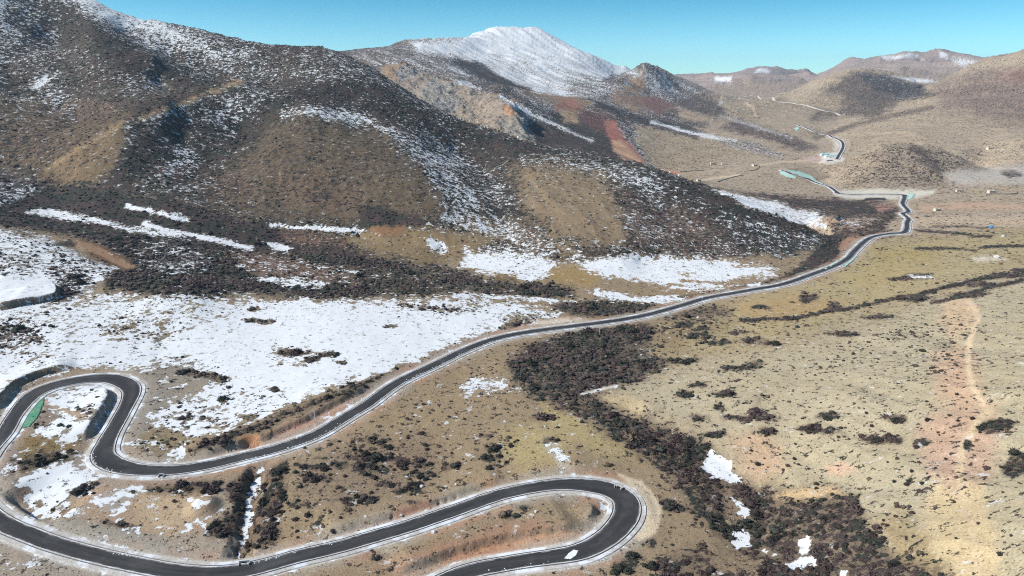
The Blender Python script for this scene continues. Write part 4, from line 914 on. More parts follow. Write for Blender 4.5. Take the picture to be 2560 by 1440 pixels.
def ribbon(name, W_, Zc, prof, mat, lift=None, lateral=None):
    """a strip along the road: PROF is a list of (offset, height) across it"""
    t = np.gradient(W_, axis=0); t /= np.linalg.norm(t, axis=1, keepdims=True) + 1e-9
    nrm = np.stack([-t[:, 1], t[:, 0]], 1)
    n_, k = len(W_), len(prof)
    lon = np.concatenate([[0], np.cumsum(np.hypot(*np.diff(W_, axis=0).T))])
    V_ = np.zeros((n_, k, 3)); la = np.zeros((n_, k)); lo = np.zeros((n_, k))
    for q, (o, h) in enumerate(prof):
        off = np.asarray(o(np.arange(n_))) if callable(o) else np.full(n_, o)
        V_[:, q, :2] = W_ + nrm * off[:, None]; V_[:, q, 2] = Zc + h + H0 + (lift if lift is not None else 0)
        la[:, q] = (lateral[q] if lateral else 0); lo[:, q] = lon
    i = np.arange(n_ * k).reshape(n_, k)
    q = np.stack([i[:-1, :-1], i[1:, :-1], i[1:, 1:], i[:-1, 1:]], -1).reshape(-1, 4)[:, ::-1]
    return V_.reshape(-1, 3), q, la.ravel(), lo.ravel()
def strips(name, W_, Zc, profs, mat, lift, label=None):
    Vs, Qs, La, Lo = [], [], [], []; n0 = 0
    for prof, lateral in profs:
        v, q, la, lo = ribbon(name, W_, Zc, prof, mat, lift, lateral)
        Vs.append(v); Qs.append(q + n0); La.append(la); Lo.append(lo); n0 += len(v)
    o = mesh_from(name, np.concatenate(Vs), np.concatenate(Qs), mat, False, {'lat': np.concatenate(La), 'lon': np.concatenate(Lo)})
    o['kind'] = 'structure'
    if label: o['label'] = label
    return o
HW = HWR
taper = smooth(RW[:, 1], 900, 1500)
HW = HW * (1 - .16 * smooth(RW[:, 1], 330, 560) + .16 * taper)
lift = np.maximum(0, (RW[:, 1] - 500) * 7e-4)
def OF(sg, d): return lambda i: sg * (HW[i] + d)
strips('road', RW, RZ, [([(OF(-1, .05), -.5), (OF(-1, 0), 0), (OF(-1, -1.7), .03), (lambda i: 0 * HW[i], .06), (OF(1, -1.7), .03), (OF(1, 0), 0), (OF(1, .05), -.5)], [-1, -1, -.5, 0, .5, 1, 1])], M_ASPH, lift, 'dark asphalt road winding through two hairpins to the far valley')
strips('kerb', RW, RZ, [([(OF(s_, 0.02), -.4), (OF(s_, 0.02), .14), (OF(s_, .42), .14), (OF(s_, .42), -.4)][::s_], None) for s_ in (1, -1)], M_KERB, lift, 'thin pale concrete kerb along both road edges')
strips('drain', RW, RZ, [([(OF(s_, .40), -.17), (OF(s_, 1.0), -.17)][::s_], None) for s_ in (1, -1)], M_DRAIN, lift, 'roadside drain channel with shade darkened into its colour')
strips('verge', RW, RZ, [([(OF(s_, .98), -.5), (OF(s_, .98), .07), (OF(s_, 2.6), .0), (OF(s_, 3.0), -.55)][::s_], None) for s_ in (1, -1)], M_SHLD, lift, 'pale gravel verge with thrown snow')
fl = np.maximum(0, (FW[:, 1] - 500) * 5e-4)
strips('far_road', FW, FZ, [([(-3.8, -.6), (-3.6, .1), (3.6, .1), (3.8, -.6)], [-.6, -.5, .5, .6])], M_ASPH, fl, 'dark road curve above the teal roofed site')
strips('far_verge', FW, FZ, [([(3.9, 0), (6.5, -.1), (7.5, -.9)], None), ([(-7.5, -.9), (-6.5, -.1), (-3.9, 0)], None)], M_SHLD, fl)
tl = np.maximum(0, (TW[:, 1] - 500) * 5e-4)
strips('dirt_track', TW, TZ, [([(-8, -1.2), (-6, .1), (6, .1), (8, -1.2)], None)], M_DIRT, tl, 'pale dirt track crossing the far hillside')
# ---------------------------------------------------------------- shrubs
def ico(sub):
    bm = bmesh.new(); bmesh.ops.create_icosphere(bm, subdivisions=sub, radius=1.0)
    v = np.array([q.co[:] for q in bm.verts]); f = np.array([[q.index for q in x.verts] for x in bm.faces]); bm.free(); return v, f
def shrub_proto(seed, sub, twigs):
    """a low crown of leafy lumps with fine twigs standing out of it; radius about 1, foot at z = 0"""
    r = np.random.default_rng(seed); v, f = ico(sub)
    d = np.zeros(len(v))
    for k in range(7 if sub > 1 else 4):
        c = r.normal(size=3); c[2] = abs(c[2]); c /= np.linalg.norm(c)
        d += .30 * np.exp(-((v - c) ** 2).sum(1) / .16)
    rad = .70 + d + r.uniform(-.16, .16, len(v))
    v = v * rad[:, None]; v[:, 2] *= .80; v[:, :2] *= np.array([1.0, r.uniform(.8, 1.1)])
    keep_ = (v[f][:, :, 2].mean(1) > -.18); f = f[keep_]
    V_, F_ = [v], [f]; n0 = len(v)
    for k in range(twigs):
        th, ph = r.uniform(0, 2 * np.pi), r.uniform(.05, 1.35)
        u = np.array([math.cos(th) * math.cos(ph), math.sin(th) * math.cos(ph), math.sin(ph) * .8])
        side = np.cross(u, r.normal(size=3)); side /= np.linalg.norm(side)
        b0 = u * .72; w_ = r.uniform(.07, .16)
        V_.append(np.array([b0 + side * w_, b0 - side * w_, u * r.uniform(1.05, 1.4)])); F_.append(np.array([[n0, n0 + 1, n0 + 2]])); n0 += 3
    v = np.concatenate(V_); f = np.concatenate(F_)
    us, inv_ = np.unique(f, return_inverse=True); v = v[us]; f = inv_.reshape(-1, 3)
    v[:, 2] += .12
    return v, f
def shrub_mat(single):
    m, nt, b = new_mat('shrub_leaves' if single else 'shrub_mass'); g = NT(nt); p = g.pos()
    if single: tone = g.n('ShaderNodeObjectInfo').outputs['Color']
    else: tone = g.attr('Col').outputs['Color']
    n1 = g.noise(2.2, 4, .7, p)
    c = g.mix(g.ramp(n1, .3, .7), g.mix(1, tone, (.55, .55, .55), 'MULTIPLY'), g.mix(1, tone, (1.6, 1.55, 1.5), 'MULTIPLY'))
    g.l(c, b.inputs['Base Color']); b.inputs['Roughness'].default_value = .9; b.inputs['Specular IOR Level'].default_value = .1
    return m
M_SH1, M_SHM = shrub_mat(True), shrub_mat(False)
S_ = Z / YY; runmax = np.maximum.accumulate(S_, axis=0)
VIS = (S_ >= runmax - .004) & (U > -60) & (U < 2620) & (V > -20) & (V < 1480)
da = aa[1] - aa[0]; dY = np.gradient(LY * S)
AREA = (da * YY * dY[:, None]).astype(f32)
infr = (U > -250) & (U < 2810) & (V < 1600)
reg = fbm(XX / 22, YY / 22, 201, 3)                   # shrubs gather in patches
dS = np.clip(SHRUB + np.where(SHRUB < .85, np.where(YY > 640, .5, .30) * reg, .32 * reg), 0, 1)
dS = np.where(SNOW > .9, np.minimum(dS, .3) * .6, dS)
nearz = YY < 640
rho = np.where(nearz, .17 * dS ** 2.1, .034 * dS ** 1.7 * smooth(-YY, -1750, -1500))
rho = np.where((rdn < 6.5) | ~infr | ~(VIS | nearz), 0, rho)
EXP = rho * AREA
cnt = rng.poisson(np.clip(EXP, 0, 30)); cnt[cls > 0] = 0
ci, cj = np.nonzero(cnt); rep = cnt[ci, cj]; ci, cj = np.repeat(ci, rep), np.repeat(cj, rep)
sx_ = (aa[cj] + rng.uniform(-.5, .5, len(cj)) * da) ; sy_ = YY[ci, cj] + rng.uniform(-.5, .5, len(ci)) * dY[ci]; sx_ = sx_ * sy_
sz_ = zat(sx_, sy_) + H0
dd = dS[ci, cj]
srad = np.where(sy_ < 640, (.42 + .82 * dd) * np.exp(rng.normal(.02, .42, len(ci))), (1.2 + .7 * dd) * np.exp(rng.normal(0, .3, len(ci))))
tone_n = fbm(sx_ / 30, sy_ / 30, 211, 3) + rng.normal(0, .14, len(ci))
pur = smooth(tone_n, -.10, .12)[:, None]
GREENC, PURPC, DRYC = np.array([.034, .037, .031]), np.array([.060, .045, .043]), np.array([.12, .095, .070])
stone = GREENC * (1 - pur) + PURPC * pur
dry = (rng.uniform(size=len(ci)) < np.clip(.55 - .6 * dd, .04, .5)); stone[dry] = DRYC * rng.uniform(.75, 1.1, (int(dry.sum()), 1))
stone *= rng.uniform(.65, 1.5, (len(ci), 1))
srot = rng.uniform(0, 2 * np.pi, len(ci)); sht = rng.uniform(.75, 1.1, len(ci))
pu, pv = proj(sx_, sy_, sz_ - H0)
print('SHRUBS', len(ci), 'near', int((sy_ < 640).sum()))
app = srad * np.sqrt(sht) / np.hypot(sx_, sy_)
inview = (pu > 12) & (pu < 2548) & (pv > 600) & (pv < 1432) & VIS[ci, cj]
order = np.argsort(np.where(inview, -app, 0)); singles = order[:300]
mass = np.ones(len(ci), bool); mass[singles] = False
PRO_NEAR = [shrub_proto(s_, 2, 46) for s_ in range(6)]
PRO_MID = [shrub_proto(20 + s_, 2, 0) for s_ in range(5)]
PRO_FAR = [shrub_proto(40 + s_, 1, 0) for s_ in range(5)]
def stamp(sel, protos):
    Vs, Fs, Cs = [], [], []; n0 = 0
    which = rng.integers(0, len(protos), len(sel))
    for k, (pvv, pff) in enumerate(protos):
        t = sel[which == k]
        if not len(t): continue
        c, s_ = np.cos(srot[t]), np.sin(srot[t])
        x = (pvv[None, :, 0] * c[:, None] - pvv[None, :, 1] * s_[:, None]) * srad[t, None] + sx_[t, None]
        y = (pvv[None, :, 0] * s_[:, None] + pvv[None, :, 1] * c[:, None]) * srad[t, None] + sy_[t, None]
        z = pvv[None, :, 2] * (srad[t] * sht[t])[:, None] + sz_[t, None] - .12 * srad[t, None]
        Vs.append(np.stack([x, y, z], -1).reshape(-1, 3))
        Fs.append((pff[None] + (n0 + np.arange(len(t)) * len(pvv))[:, None, None]).reshape(-1, 3)); n0 += len(t) * len(pvv)
        Cs.append(np.repeat(stone[t], len(pvv), 0))
    return np.concatenate(Vs), np.concatenate(Fs), np.concatenate(Cs)
ms = np.nonzero(mass)[0]
for nm, sel, pr, lab in (('shrub_thicket', ms[(sy_[ms] < 300)], PRO_NEAR, 'dense dark dwarf shrubs on the near slopes and in the gullies'),
                         ('valley_shrubs', ms[(sy_[ms] >= 300) & (sy_[ms] < 640)], PRO_MID, 'dark dwarf shrubs scattered over the middle valley floor'),
                         ('hillside_shrubs', ms[sy_[ms] >= 640], PRO_FAR, 'fine dark shrub cover over the long snowy spur')):
    v, f, c = stamp(sel, pr)
    o = mesh_from(nm, v, f, M_SHM, False, {'Col': c}); o['kind'] = 'stuff'; o['label'] = lab
# ---------------------------------------------------------------- the nearest shrubs, one by one
def pick(lst, x, y): return min(lst, key=lambda q: (q[0] - x) ** 2 + (q[1] - y) ** 2)
MARKS = [(1808,1160,'the upper gully snow patch'),(1852,1268,'the snow patch at the gully bend'),(1852,1345,'the lower left gully snow patch'),(2010,1385,'the big snow patch in the gully'),(2110,1435,'the snow sliver at the bottom edge'),
         (1622,1285,'the sand strip outside the hairpin'),(1500,1345,'the lower hairpin'),(1430,1388,'the drift on the lowest road'),(1415,1160,'the white wash above the hairpin'),(622,1200,'the top of the stream cut'),(612,1340,'the foot of the stream cut'),
         (2430,1340,'the pale sand at lower right'),(2260,1330,'the bushy edge of the sand'),(2400,1110,'the pink patch on the right slope'),(2090,1172,'the small pink scar up right'),(508,1270,'the earth mound at lower left'),(1250,1320,'the island inside the hairpin'),
         (1000,1180,'the middle of the brown slope'),(1250,1125,'the bushy ridge above the hairpin'),(1480,1060,'the upper gully'),(1640,1100,'the gully above the snow patches'),(1700,1420,'the thicket at the bottom edge'),(1880,1420,'the grass tongue under the gully'),(2140,1270,'the broad thicket at lower right'),(2300,1420,'the last bushes at bottom right'),
         (1460,910,'the big thicket by the road'),(2200,1097,'the broad clump on the right slope'),(2050,1073,'the long clump on the right slope'),(2520,1070,'the dark clump at the right edge'),(2545,1165,'the lower clump at right edge'),(1900,1100,'the pink bank above the gully'),(2000,1240,'the yellow lip above the thicket'),(820,1180,'the left end of the brown slope'),(120,1160,'the brush inside the left bends'),(90,1250,'the snow inside the left bends'),(1200,1420,'the orange cut bank'),(1940,1190,'the bushy shelf above the gully')]
def tname(c, isdry, p_):
    if isdry: return 'tan grey'
    return 'purple brown' if p_ > .62 else ('dark green' if p_ < .38 else 'grey brown')
def where_(u, v):
    m = pick(MARKS, u, v); dx, dy = u - m[0], v - m[1]; d = math.hypot(dx, dy)
    how = '' if d > 60 else 'just '
    h = 'right of' if dx > 0 else 'left of'; k = 'below' if dy > 0 else 'above'
    t = h if abs(dx) > 2.2 * abs(dy) else (k if abs(dy) > 2.2 * abs(dx) else f'{k} and {h}')
    return f'{how}{t} {m[2]}'
q3 = np.quantile(srad[singles], [.33, .7])
shm = []
for k, (v, f) in enumerate(PRO_NEAR):
    me = mesh_from('shrub', v, f, M_SH1, False, link=False); shm.append(me)
for i in singles:
    o = bpy.data.objects.new('shrub', shm[int(rng.integers(0, 6))]); C.objects.link(o)
    o.location = (sx_[i], sy_[i], sz_[i] - .12 * srad[i]); o.rotation_euler = (0, 0, srot[i]); o.scale = (srad[i], srad[i] * float(rng.uniform(.85, 1.15)), srad[i] * sht[i])
    o.color = (*[float(x) for x in stone[i]], 1)
    size = 'small' if srad[i] < q3[0] else ('middling' if srad[i] < q3[1] else 'large')
    o['label'] = f"{size} {tname(stone[i], dry[i], pur[i, 0])} shrub {where_(pu[i], pv[i])}"; o['category'] = 'shrub'; o['group'] = 'dwarf shrubs on the near slopes'

# dry grass tussocks
te = np.where((YY < 470) & VIS & (rdn > 8) & (cls == 0), np.clip(.55 - SNOW, 0, .5) * np.clip(1.1 - SHRUB, 0, 1) * .30, 0) * AREA
tc_ = rng.poisson(np.clip(te, 0, 10)); ti, tj = np.nonzero(tc_); rp = tc_[ti, tj]; ti, tj = np.repeat(ti, rp), np.repeat(tj, rp)
ty = YY[ti, tj] + rng.uniform(-.5, .5, len(ti)) * dY[ti]; tx = (aa[tj] + rng.uniform(-.5, .5, len(tj)) * da) * ty; tz = zat(tx, ty) + H0
th = np.linspace(0, 2 * np.pi, 6)[:-1]
n_t = len(ti); tr_ = rng.uniform(.16, .42, n_t); ph = rng.uniform(0, 6.28, n_t)
ring = np.stack([tx[:, None] + np.cos(th + ph[:, None]) * tr_[:, None], ty[:, None] + np.sin(th + ph[:, None]) * tr_[:, None], np.repeat(tz[:, None] - .05, 5, 1)], -1)
topv = np.stack([tx + rng.uniform(-.1, .1, n_t), ty + rng.uniform(-.1, .1, n_t), tz + tr_ * rng.uniform(.6, 1.2, n_t)], -1)[:, None]
tv = np.concatenate([ring, topv], 1).reshape(-1, 3)
tf = (np.array([[k, (k + 1) % 5, 5] for k in range(5)])[None] + (np.arange(n_t) * 6)[:, None, None]).reshape(-1, 3)
tcol = COL[ti, tj] * rng.uniform(.45, 1.05, (n_t, 1)).astype(f32)
o = mesh_from('grass_tussocks', tv, tf, M_SHM, False, {'Col': np.repeat(tcol, 6, 0)}); o['kind'] = 'stuff'; o['label'] = 'short dry grass tussocks on the near slopes'

# ---------------------------------------------------------------- things along the road and in the valley
def thing(name, label, cat, loc, rz=0, group=None):
    o = bpy.data.objects.new(name, None); C.objects.link(o); o.location = loc; o.rotation_euler = (0, 0, rz)
    o['label'] = label; o['category'] = cat
    if group: o['group'] = group
    return o
def bmobj(name, bm, mat, parent=None, smooth_=False):
    me = bpy.data.meshes.new(name); bmesh.ops.recalc_face_normals(bm, faces=bm.faces[:]); bm.to_mesh(me); bm.free(); me.materials.append(mat)
    for p_ in me.polygons: p_.use_smooth = smooth_
    o = bpy.data.objects.new(name, me); C.objects.link(o)
    if parent: o.parent = parent
    return o
def add_box(bm, c, sz, rz=0):
    r = bmesh.ops.create_cube(bm, size=1.0); M = Matrix.Translation(c) @ Matrix.Rotation(rz, 4, 'Z') @ Matrix.Diagonal((*sz, 1))
    bmesh.ops.transform(bm, matrix=M, verts=r['verts']); return r['verts']
def add_cyl(bm, p0, p1, r0, r1, seg=10):
    p0, p1 = Vector(p0), Vector(p1); d = p1 - p0
    r = bmesh.ops.create_cone(bm, cap_ends=True, segments=seg, radius1=r0, radius2=r1, depth=d.length)
    bmesh.ops.transform(bm, matrix=Matrix.Translation((p0 + p1) / 2) @ d.to_track_quat('Z', 'Y').to_matrix().to_4x4(), verts=r['verts'])
M_POLE = simple_mat('pole_concrete', (.55, .53, .49), .8, .12, 2)
M_STEEL = simple_mat('grey_steel', (.30, .31, .32), .5, .15, 3)
M_CER = simple_mat('white_ceramic', (.70, .70, .68), .4, .05, 3)
def at(u, v, ymin=0):
    x, y = hit(u, v, ymin); return x, y, float(zat(x, y)) + H0
POLES = [(369,1139,1105,'weathered grey pole leaning left beside the upper bend'),(788,1058,1018,'tall pale pole on the red cut bank above the road'),(848,985,962,'pale pole in dark brush at the edge of the snowfield'),(1009,990,964,'thin pole just below the straight road'),(1319,895,872,'pale leaning pole at the left edge of the big dark thicket'),
         (1219,850,832,'pale pole between snowfield and road, left of two'),(1332,815,799,'pale pole between snowfield and road, right of two'),(1499,838,822,'thin pole standing inside the top of the dark thicket'),(1661,763,749,'pole left of the straight road by a reddish bank'),(1755,752,742,'short pole at the road edge beside a snow strip'),(1821,735,719,'pole above the road among dark shrubs, farthest of its line')]
for u, v, vt, lab in POLES:
    x, y, z = at(u, v); d = y * CP - (z - H0) * SP
    h = (v - vt) * d / F / (CP + .12)
    h = max(h, 5.5)
    t = thing('utility_pole', lab, 'utility pole', (x, y, z), .3, 'power poles along the road')
    ln = -.09 * h if u in (369, 1319) else .01 * h
    bm = bmesh.new(); add_cyl(bm, (0, 0, -.4), (ln, 0, h), .20, .13); bmobj('pole', bm, M_POLE, t, True)
    bm = bmesh.new(); add_box(bm, (ln * .93, .17, h * .93), (1.7, .11, .11)); ca_ = bmobj('crossarm', bm, M_STEEL, t)
    for s_ in (-.75, 0, .75):
        bm = bmesh.new(); add_cyl(bm, (ln * .93 + s_, .17, h * .93 + .06), (ln * .93 + s_, .17, h * .93 + .34), .07, .05, 8); bmobj('insulator', bm, M_CER, t, True)

def sheet_on_ground(name, poly, mat, off=.12, n_=26, ymin=0, thick=.0, rough=.0):
    """a sheet of cloth or snow that follows the ground inside an outline"""
    pts = np.array(poly, float)
    W_ = np.array([hit(u, v, ymin * S) for u, v in poly])
    x0, y0 = W_.min(0); x1, y1 = W_.max(0)
    k = n_; gx_ = np.linspace(x0, x1, k); gy_ = np.linspace(y0, y1, k); X, Y = np.meshgrid(gx_, gy_)
    sd = inpoly_sd(X, Y, [tuple(p) for p in W_]); sd = sd + (x1 - x0) * .03 * fbm(X / (x1 - x0) * 6, Y / (y1 - y0) * 6, 301, 2)
    ins = sd > 0
    zz = zat(X, Y) + H0 + off + rough * fbm(X / 2.0, Y / 2.0, 303, 3)
    i = np.arange(k * k).reshape(k, k); q = np.stack([i[:-1, :-1], i[:-1, 1:], i[1:, 1:], i[1:, :-1]], -1)
    m = ins[:-1, :-1] & ins[1:, 1:] & ins[1:, :-1] & ins[:-1, 1:]
    q = q[m]; us, iv = np.unique(q, return_inverse=True); V_ = np.stack([X, Y, zz], -1).reshape(-1, 3)[us]
    o = mesh_from(name, V_, iv.reshape(-1, 4), mat, True)
    so_ = o.modifiers.new('thickness', 'SOLIDIFY'); so_.thickness = max(thick, .05); so_.offset = 1
    return o
def tagm(o, label, cat, group=None):
    o['label'] = label; o['category'] = cat
    if group: o['group'] = group
M_GREEN = simple_mat('green_netting', (.08, .26, .15), .8, .25, 1.0, (.22, .30, .20), .35, (.5, .62))
M_TEAL = simple_mat('teal_netting', (.33, .54, .45), .85, .18, .3, (.46, .50, .44), .10, (.48, .6))
M_BLUE = simple_mat('blue_sheeting', (.08, .30, .62), .5, .1, 1)
tagm(sheet_on_ground('green_net', [(98,990),(114,989),(111,1008),(103,1030),(91,1050),(74,1069),(42,1072),(52,1052),(64,1040),(77,1017),(87,1002)], M_GREEN, .15, 40), 'bright green netting pegged on the bank inside the upper left bend', 'netting')
for poly, lab in (([(1954,423),(1985,426),(2012,431),(2040,446),(2060,457),(2085,468),(2103,480),(2088,476),(2050,461),(2015,446),(1980,433)], 'long teal netting on the cut slope above the far straight road'),
                  ([(1948,428),(1962,431),(1990,441),(1992,448),(1966,443),(1950,436)], 'small teal netting below the far end of the straight road'),
                  ([(2263,491),(2268,484),(2290,485),(2284,495),(2272,501)], 'teal netting on the outside of the far corner'),
                  ([(2068,676),(2090,662),(2108,645),(2122,627),(2117,624),(2098,645),(2075,662),(2060,672)], 'teal netting on the bank left of the road past the spur'),
                  ([(2104,668),(2126,650),(2142,636),(2147,641),(2130,657),(2110,672)], 'teal netting on the bank right of the road past the spur'),
                  ([(1984,321),(1995,316),(2001,322),(1990,330)], 'teal netting patch at the top of the far road curve')):
    tagm(sheet_on_ground('teal_net', poly, M_TEAL, .5, 34, 300), lab, 'netting', 'teal nets on the road slopes')
tagm(sheet_on_ground('tarpaulin', [(2468,566),(2480,564),(2486,567),(2484,571),(2472,572)], M_BLUE, .8, 14), 'bright blue sheet lying on the valley floor at far right', 'tarpaulin')
M_SNOW = simple_mat('packed_snow', SNOWC, .7, .05, .8)
o = sheet_on_ground('snow_on_road', [(1410,1399),(1421,1386),(1434,1376),(1446,1379),(1441,1391),(1427,1401)], M_SNOW, .42, 40, 0, .12, .08); o['kind'] = 'stuff'; o['label'] = 'thin snow drift lying on the lowest road leg'
# ploughed lumps of snow on the kerb
Vs, Fs = [], []; n0 = 0; lv, lf = shrub_proto(60, 1, 0)
tn_ = np.gradient(RW, axis=0); tn_ /= np.linalg.norm(tn_, axis=1, keepdims=True)
ru_, rv_ = proj(RW[:, 0], RW[:, 1], RZ)
for k in range(len(RW)):
    near_ = (620 < ru_[k] < 860) or (250 < ru_[k] < 330 and rv_[k] > 1130) or (940 < ru_[k] < 1240 and rv_[k] < 960) or (1200 < ru_[k] < 1400 and rv_[k] > 1390)
    for q in range(3 if near_ else 0):
        if rng.uniform() < .55:
            off = -(HW[k] - rng.uniform(-.2, 1.0)); nx, ny = -tn_[k, 1], tn_[k, 0]; r_ = rng.uniform(.15, .55)
            c = np.array([RW[k, 0] + nx * off + rng.uniform(-1, 1), RW[k, 1] + ny * off + rng.uniform(-1, 1), RZ[k] + H0 + .05])
            Vs.append(lv * np.array([r_, r_, r_ * .5]) + c); Fs.append(lf + n0); n0 += len(lv)
if Vs:
    o = mesh_from('snow_lumps', np.concatenate(Vs), np.concatenate(Fs), M_SNOW, False); o['kind'] = 'stuff'; o['label'] = 'ploughed lumps of snow along the kerb'

# boulders
M_ROCK = simple_mat('pale_rock', (.48, .46, .43), .9, .3, 1.5, bump=.5)
for u, v, r_, lab in ((1055,1217,.9,'round whitish boulder beside a dark bush on the brown slope'),(1003,1289,.7,'pale stone under the pink cut bank'),(1085,1332,1.0,'tan boulder inside the lower hairpin island'),(744,1096,.8,'white stone on the far side of the road by the red bank'),(1140,1212,.6,'small whitish stone right of the round boulder'),
                      (1990,790,1.2,'pale stone at the edge of the orange meadow'),(1745,795,1.2,'pale stone near the dark footpath above the thicket'),(2492,645,3.0,'large pale rock pile on the meadow at far right'),(2508,592,2.2,'dark sided rock at the right end of the valley shrubs'),(1340,1280,.7,'grey stone between two bushes inside the lower hairpin'),(1604,888,.8,'white stone right of the big dark thicket'),(1590,862,.7,'small white stone in the upper right of the thicket')):
    x, y, z = at(u, v); bm = bmesh.new(); bmesh.ops.create_icosphere(bm, subdivisions=2, radius=r_)
    for vv in bm.verts: vv.co = Vector((vv.co.x * 1.15, vv.co.y, vv.co.z * .75)) * (1 + random.uniform(-.16, .16))
    o = bmobj('boulder', bm, M_ROCK); o.location = (x, y, z + r_ * .3); o.rotation_euler = (0, 0, random.uniform(0, 6)); tagm(o, lab, 'boulder', 'loose boulders')

# culverts
M_CONC = simple_mat('culvert_concrete', (.44, .43, .41), .85, .15, 1.5)
M_DARK = simple_mat('mouth_shade', (.012, .012, .012), .9, .1, 1)  # near-black colour for the shade inside the culvert mouths
for u, v, rz, w_, lab in ((1546,1221,-.6,3.2,'concrete culvert mouth at the top of the lower hairpin'),(611,1411,.15,3.6,'concrete culvert mouth where the snowy stream meets the road'),(404,1192,.1,2.2,'small culvert mouth below the upper bend')):
    x, y, z = at(u, v); t = thing('culvert', lab, 'culvert', (x, y, z), rz, 'road culverts')
    bm = bmesh.new(); add_box(bm, (0, .35, .5), (w_, .35, 2.0)); add_box(bm, (-w_ * .5 - .1, -.4, .3), (.3, 1.6, 1.5), .35); add_box(bm, (w_ * .5 + .1, -.4, .3), (.3, 1.6, 1.5), -.35); bmobj('headwall', bm, M_CONC, t)
    bm = bmesh.new(); add_box(bm, (0, .16, .45), (w_ * .5, .06, 1.1)); bmobj('shade_panel', bm, M_DARK, t)  # flat black panel on the headwall, painted shade in place of a hole

# houses, sheds and stone walls
M_MUD = simple_mat('pale_mud_wall', (.60, .53, .44), .95, .12, .6)
M_ROOFD = simple_mat('earth_roof', (.50, .44, .37), .95, .12, .5)
M_WOOD = simple_mat('dark_wood', (.07, .05, .04), .8, .2, 2)
M_GLASS = simple_mat('dark_window', (.03, .035, .04), .3, .1, 2)
M_ROOFT = simple_mat('teal_sheet_roof', (.28, .62, .54), .5, .12, .4)
M_WHITE = simple_mat('white_panel', (.74, .74, .72), .7, .06, .6)
M_STONE = simple_mat('dry_stone', (.30, .26, .21), .95, .3, .8)
def house(u, v, w_, d_, h_, rz, lab, wall, roofm, pitched, group, name, cat):
    x, y, z = at(u, v, 600); t = thing(name, lab, cat, (x, y, z + .2), rz, group)
    bm = bmesh.new(); add_box(bm, (0, 0, h_ / 2 - 1), (w_, d_, h_ + 2)); bmobj('wall', bm, wall, t)
    bm = bmesh.new()
    if pitched:
        P_ = [(-w_ / 2 - .5, -d_ / 2 - .5, h_ + .02), (w_ / 2 + .5, -d_ / 2 - .5, h_ + .02), (w_ / 2 + .5, d_ / 2 + .5, h_ + .02), (-w_ / 2 - .5, d_ / 2 + .5, h_ + .02), (-w_ / 2 - .5, 0, h_ + d_ * .22), (w_ / 2 + .5, 0, h_ + d_ * .22)]
        vs = [bm.verts.new(p) for p in P_]
        for q in ((0, 1, 5, 4), (2, 3, 4, 5), (0, 4, 3), (1, 2, 5), (3, 2, 1, 0)): bm.faces.new([vs[k] for k in q])
    else:
        add_box(bm, (0, 0, h_ + .22), (w_ + .8, d_ + .8, .4)); add_box(bm, (-w_ * .25, d_ * .1, h_ + .9), (w_ * .4, d_ * .6, .95))
    bmobj('roof', bm, roofm, t)
    bm = bmesh.new(); add_box(bm, (w_ * .05, -d_ / 2 - .04, 1.05), (1.3, .1, 2.1)); bmobj('door', bm, M_WOOD, t)
    for s_ in (-.32, .32):
        bm = bmesh.new(); add_box(bm, (w_ * s_, -d_ / 2 - .04, 1.7), (1.6, .1, 1.2)); bmobj('window', bm, M_GLASS, t)
FH = 'farmhouses on the valley floor'
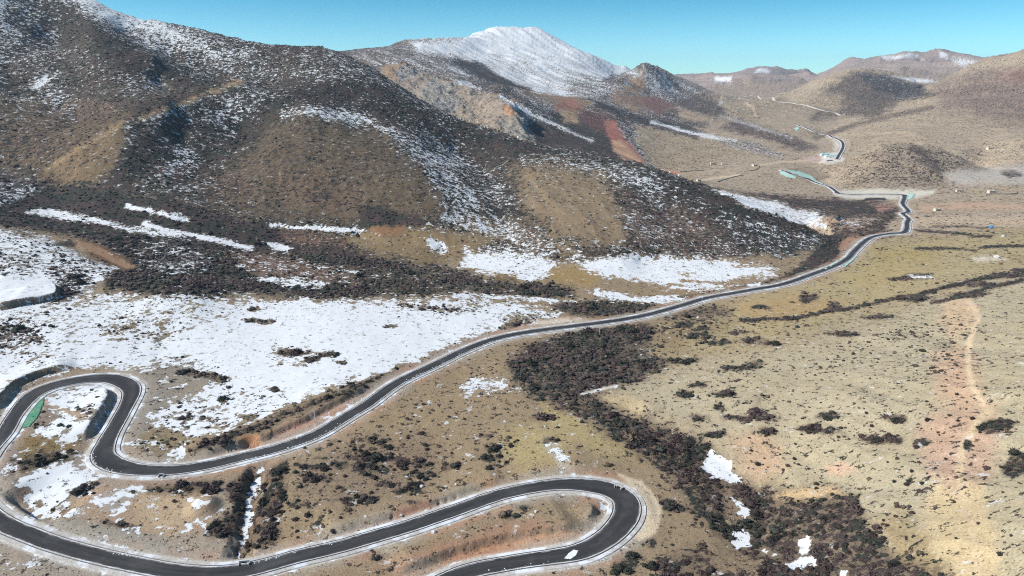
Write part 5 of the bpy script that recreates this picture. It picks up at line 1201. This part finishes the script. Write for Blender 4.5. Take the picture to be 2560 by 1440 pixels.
for u, v, w_, d_, h_, rz, lab in ((1781,411,11,8,3.6,.1,'low pale farmhouse, left one of the pair below the red gully'),(1810,412,12,9,4.2,-.1,'pale farmhouse, right one of the pair below the red gully'),(1886,415,11,9,3.8,.35,'pale farmhouse inside a curved wall on the left valley flat'),(2473,373,13,10,4.2,.1,'pale farmhouse above the walled field on the far right slope'),
                                  (2478,482,12,8,3.8,0,'pale farmhouse at the left end of a long field wall'),(2342,527,9,6,2.8,.2,'small whitish hut right of the winding road'),(2398,479,12,5,2.6,0,'long low pale building just right of the far road corner'),(1746,453,8,6,3,.4,'small pale ruin beside the dark edge of the spur')):
    house(u, v, w_, d_, h_, rz, lab, M_MUD, M_ROOFD, False, FH, 'farmhouse', 'house')
SG = 'site buildings by the far road curve'
for u, v, w_, d_, h_, rz, lab, wl in ((2062,388,26,8,4,.15,'long teal roofed shed, farthest of the site buildings',M_WHITE),(2067,394,18,10,5,1.45,'teal roofed hall set end on in the middle of the site',M_WHITE),(2082,392,20,8,4,-.1,'teal roofed shed closest to the dark road curve',M_WHITE),(2072,402,14,7,3.5,.1,'low grey and white cabin, nearest of the site buildings',M_STEEL)):
    house(u, v, w_, d_, h_, rz, lab, wl, M_ROOFT if 'teal' in lab else M_WHITE, True, SG, 'site_shed', 'shed')
def wall_line(px, h_, th_, lab):
    W_ = ground_line(px, 3.0, 600, 1); zz = zat(W_[:, 0], W_[:, 1]); jit = rng.uniform(-.15, .25, len(W_))
    pr = [(-th_ / 2, -1.0), (-th_ * .4, h_), (th_ * .4, h_), (th_ / 2, -1.0)]
    v, q, la, lo = ribbon('stone_wall', W_, zz + np.repeat(0, len(W_)) + jit * .5, pr, M_STONE)
    o = mesh_from('stone_wall', v, q, M_STONE, False); tagm(o, lab, 'wall', 'dry stone field walls')
for px, lab in (([(1850,425),(1862,428),(1880,427),(1893,423),(1899,415)], 'curved dark stone wall below the farmhouse on the left flat'),([(2442,386),(2448,381),(2455,376)], 'short slanting stone wall at the left of the walled field'),([(2444,387),(2465,388),(2488,388),(2500,384),(2508,379)], 'long bent stone wall along the bottom of the walled field'),
                ([(2465,487),(2500,486),(2538,485),(2543,478)], 'long field wall at the right end of the far valley floor'),([(2375,483),(2385,484),(2402,484)], 'short low wall in front of the long pale building'),([(1795,455),(1812,449),(1835,443),(1858,438)], 'straight stone wall crossing the pale flat behind the spur'),([(1700,430),(1730,428),(1760,426)], 'faint stone wall at the foot of the tan slope')):
    wall_line(px, 1.6, 1.2, lab)
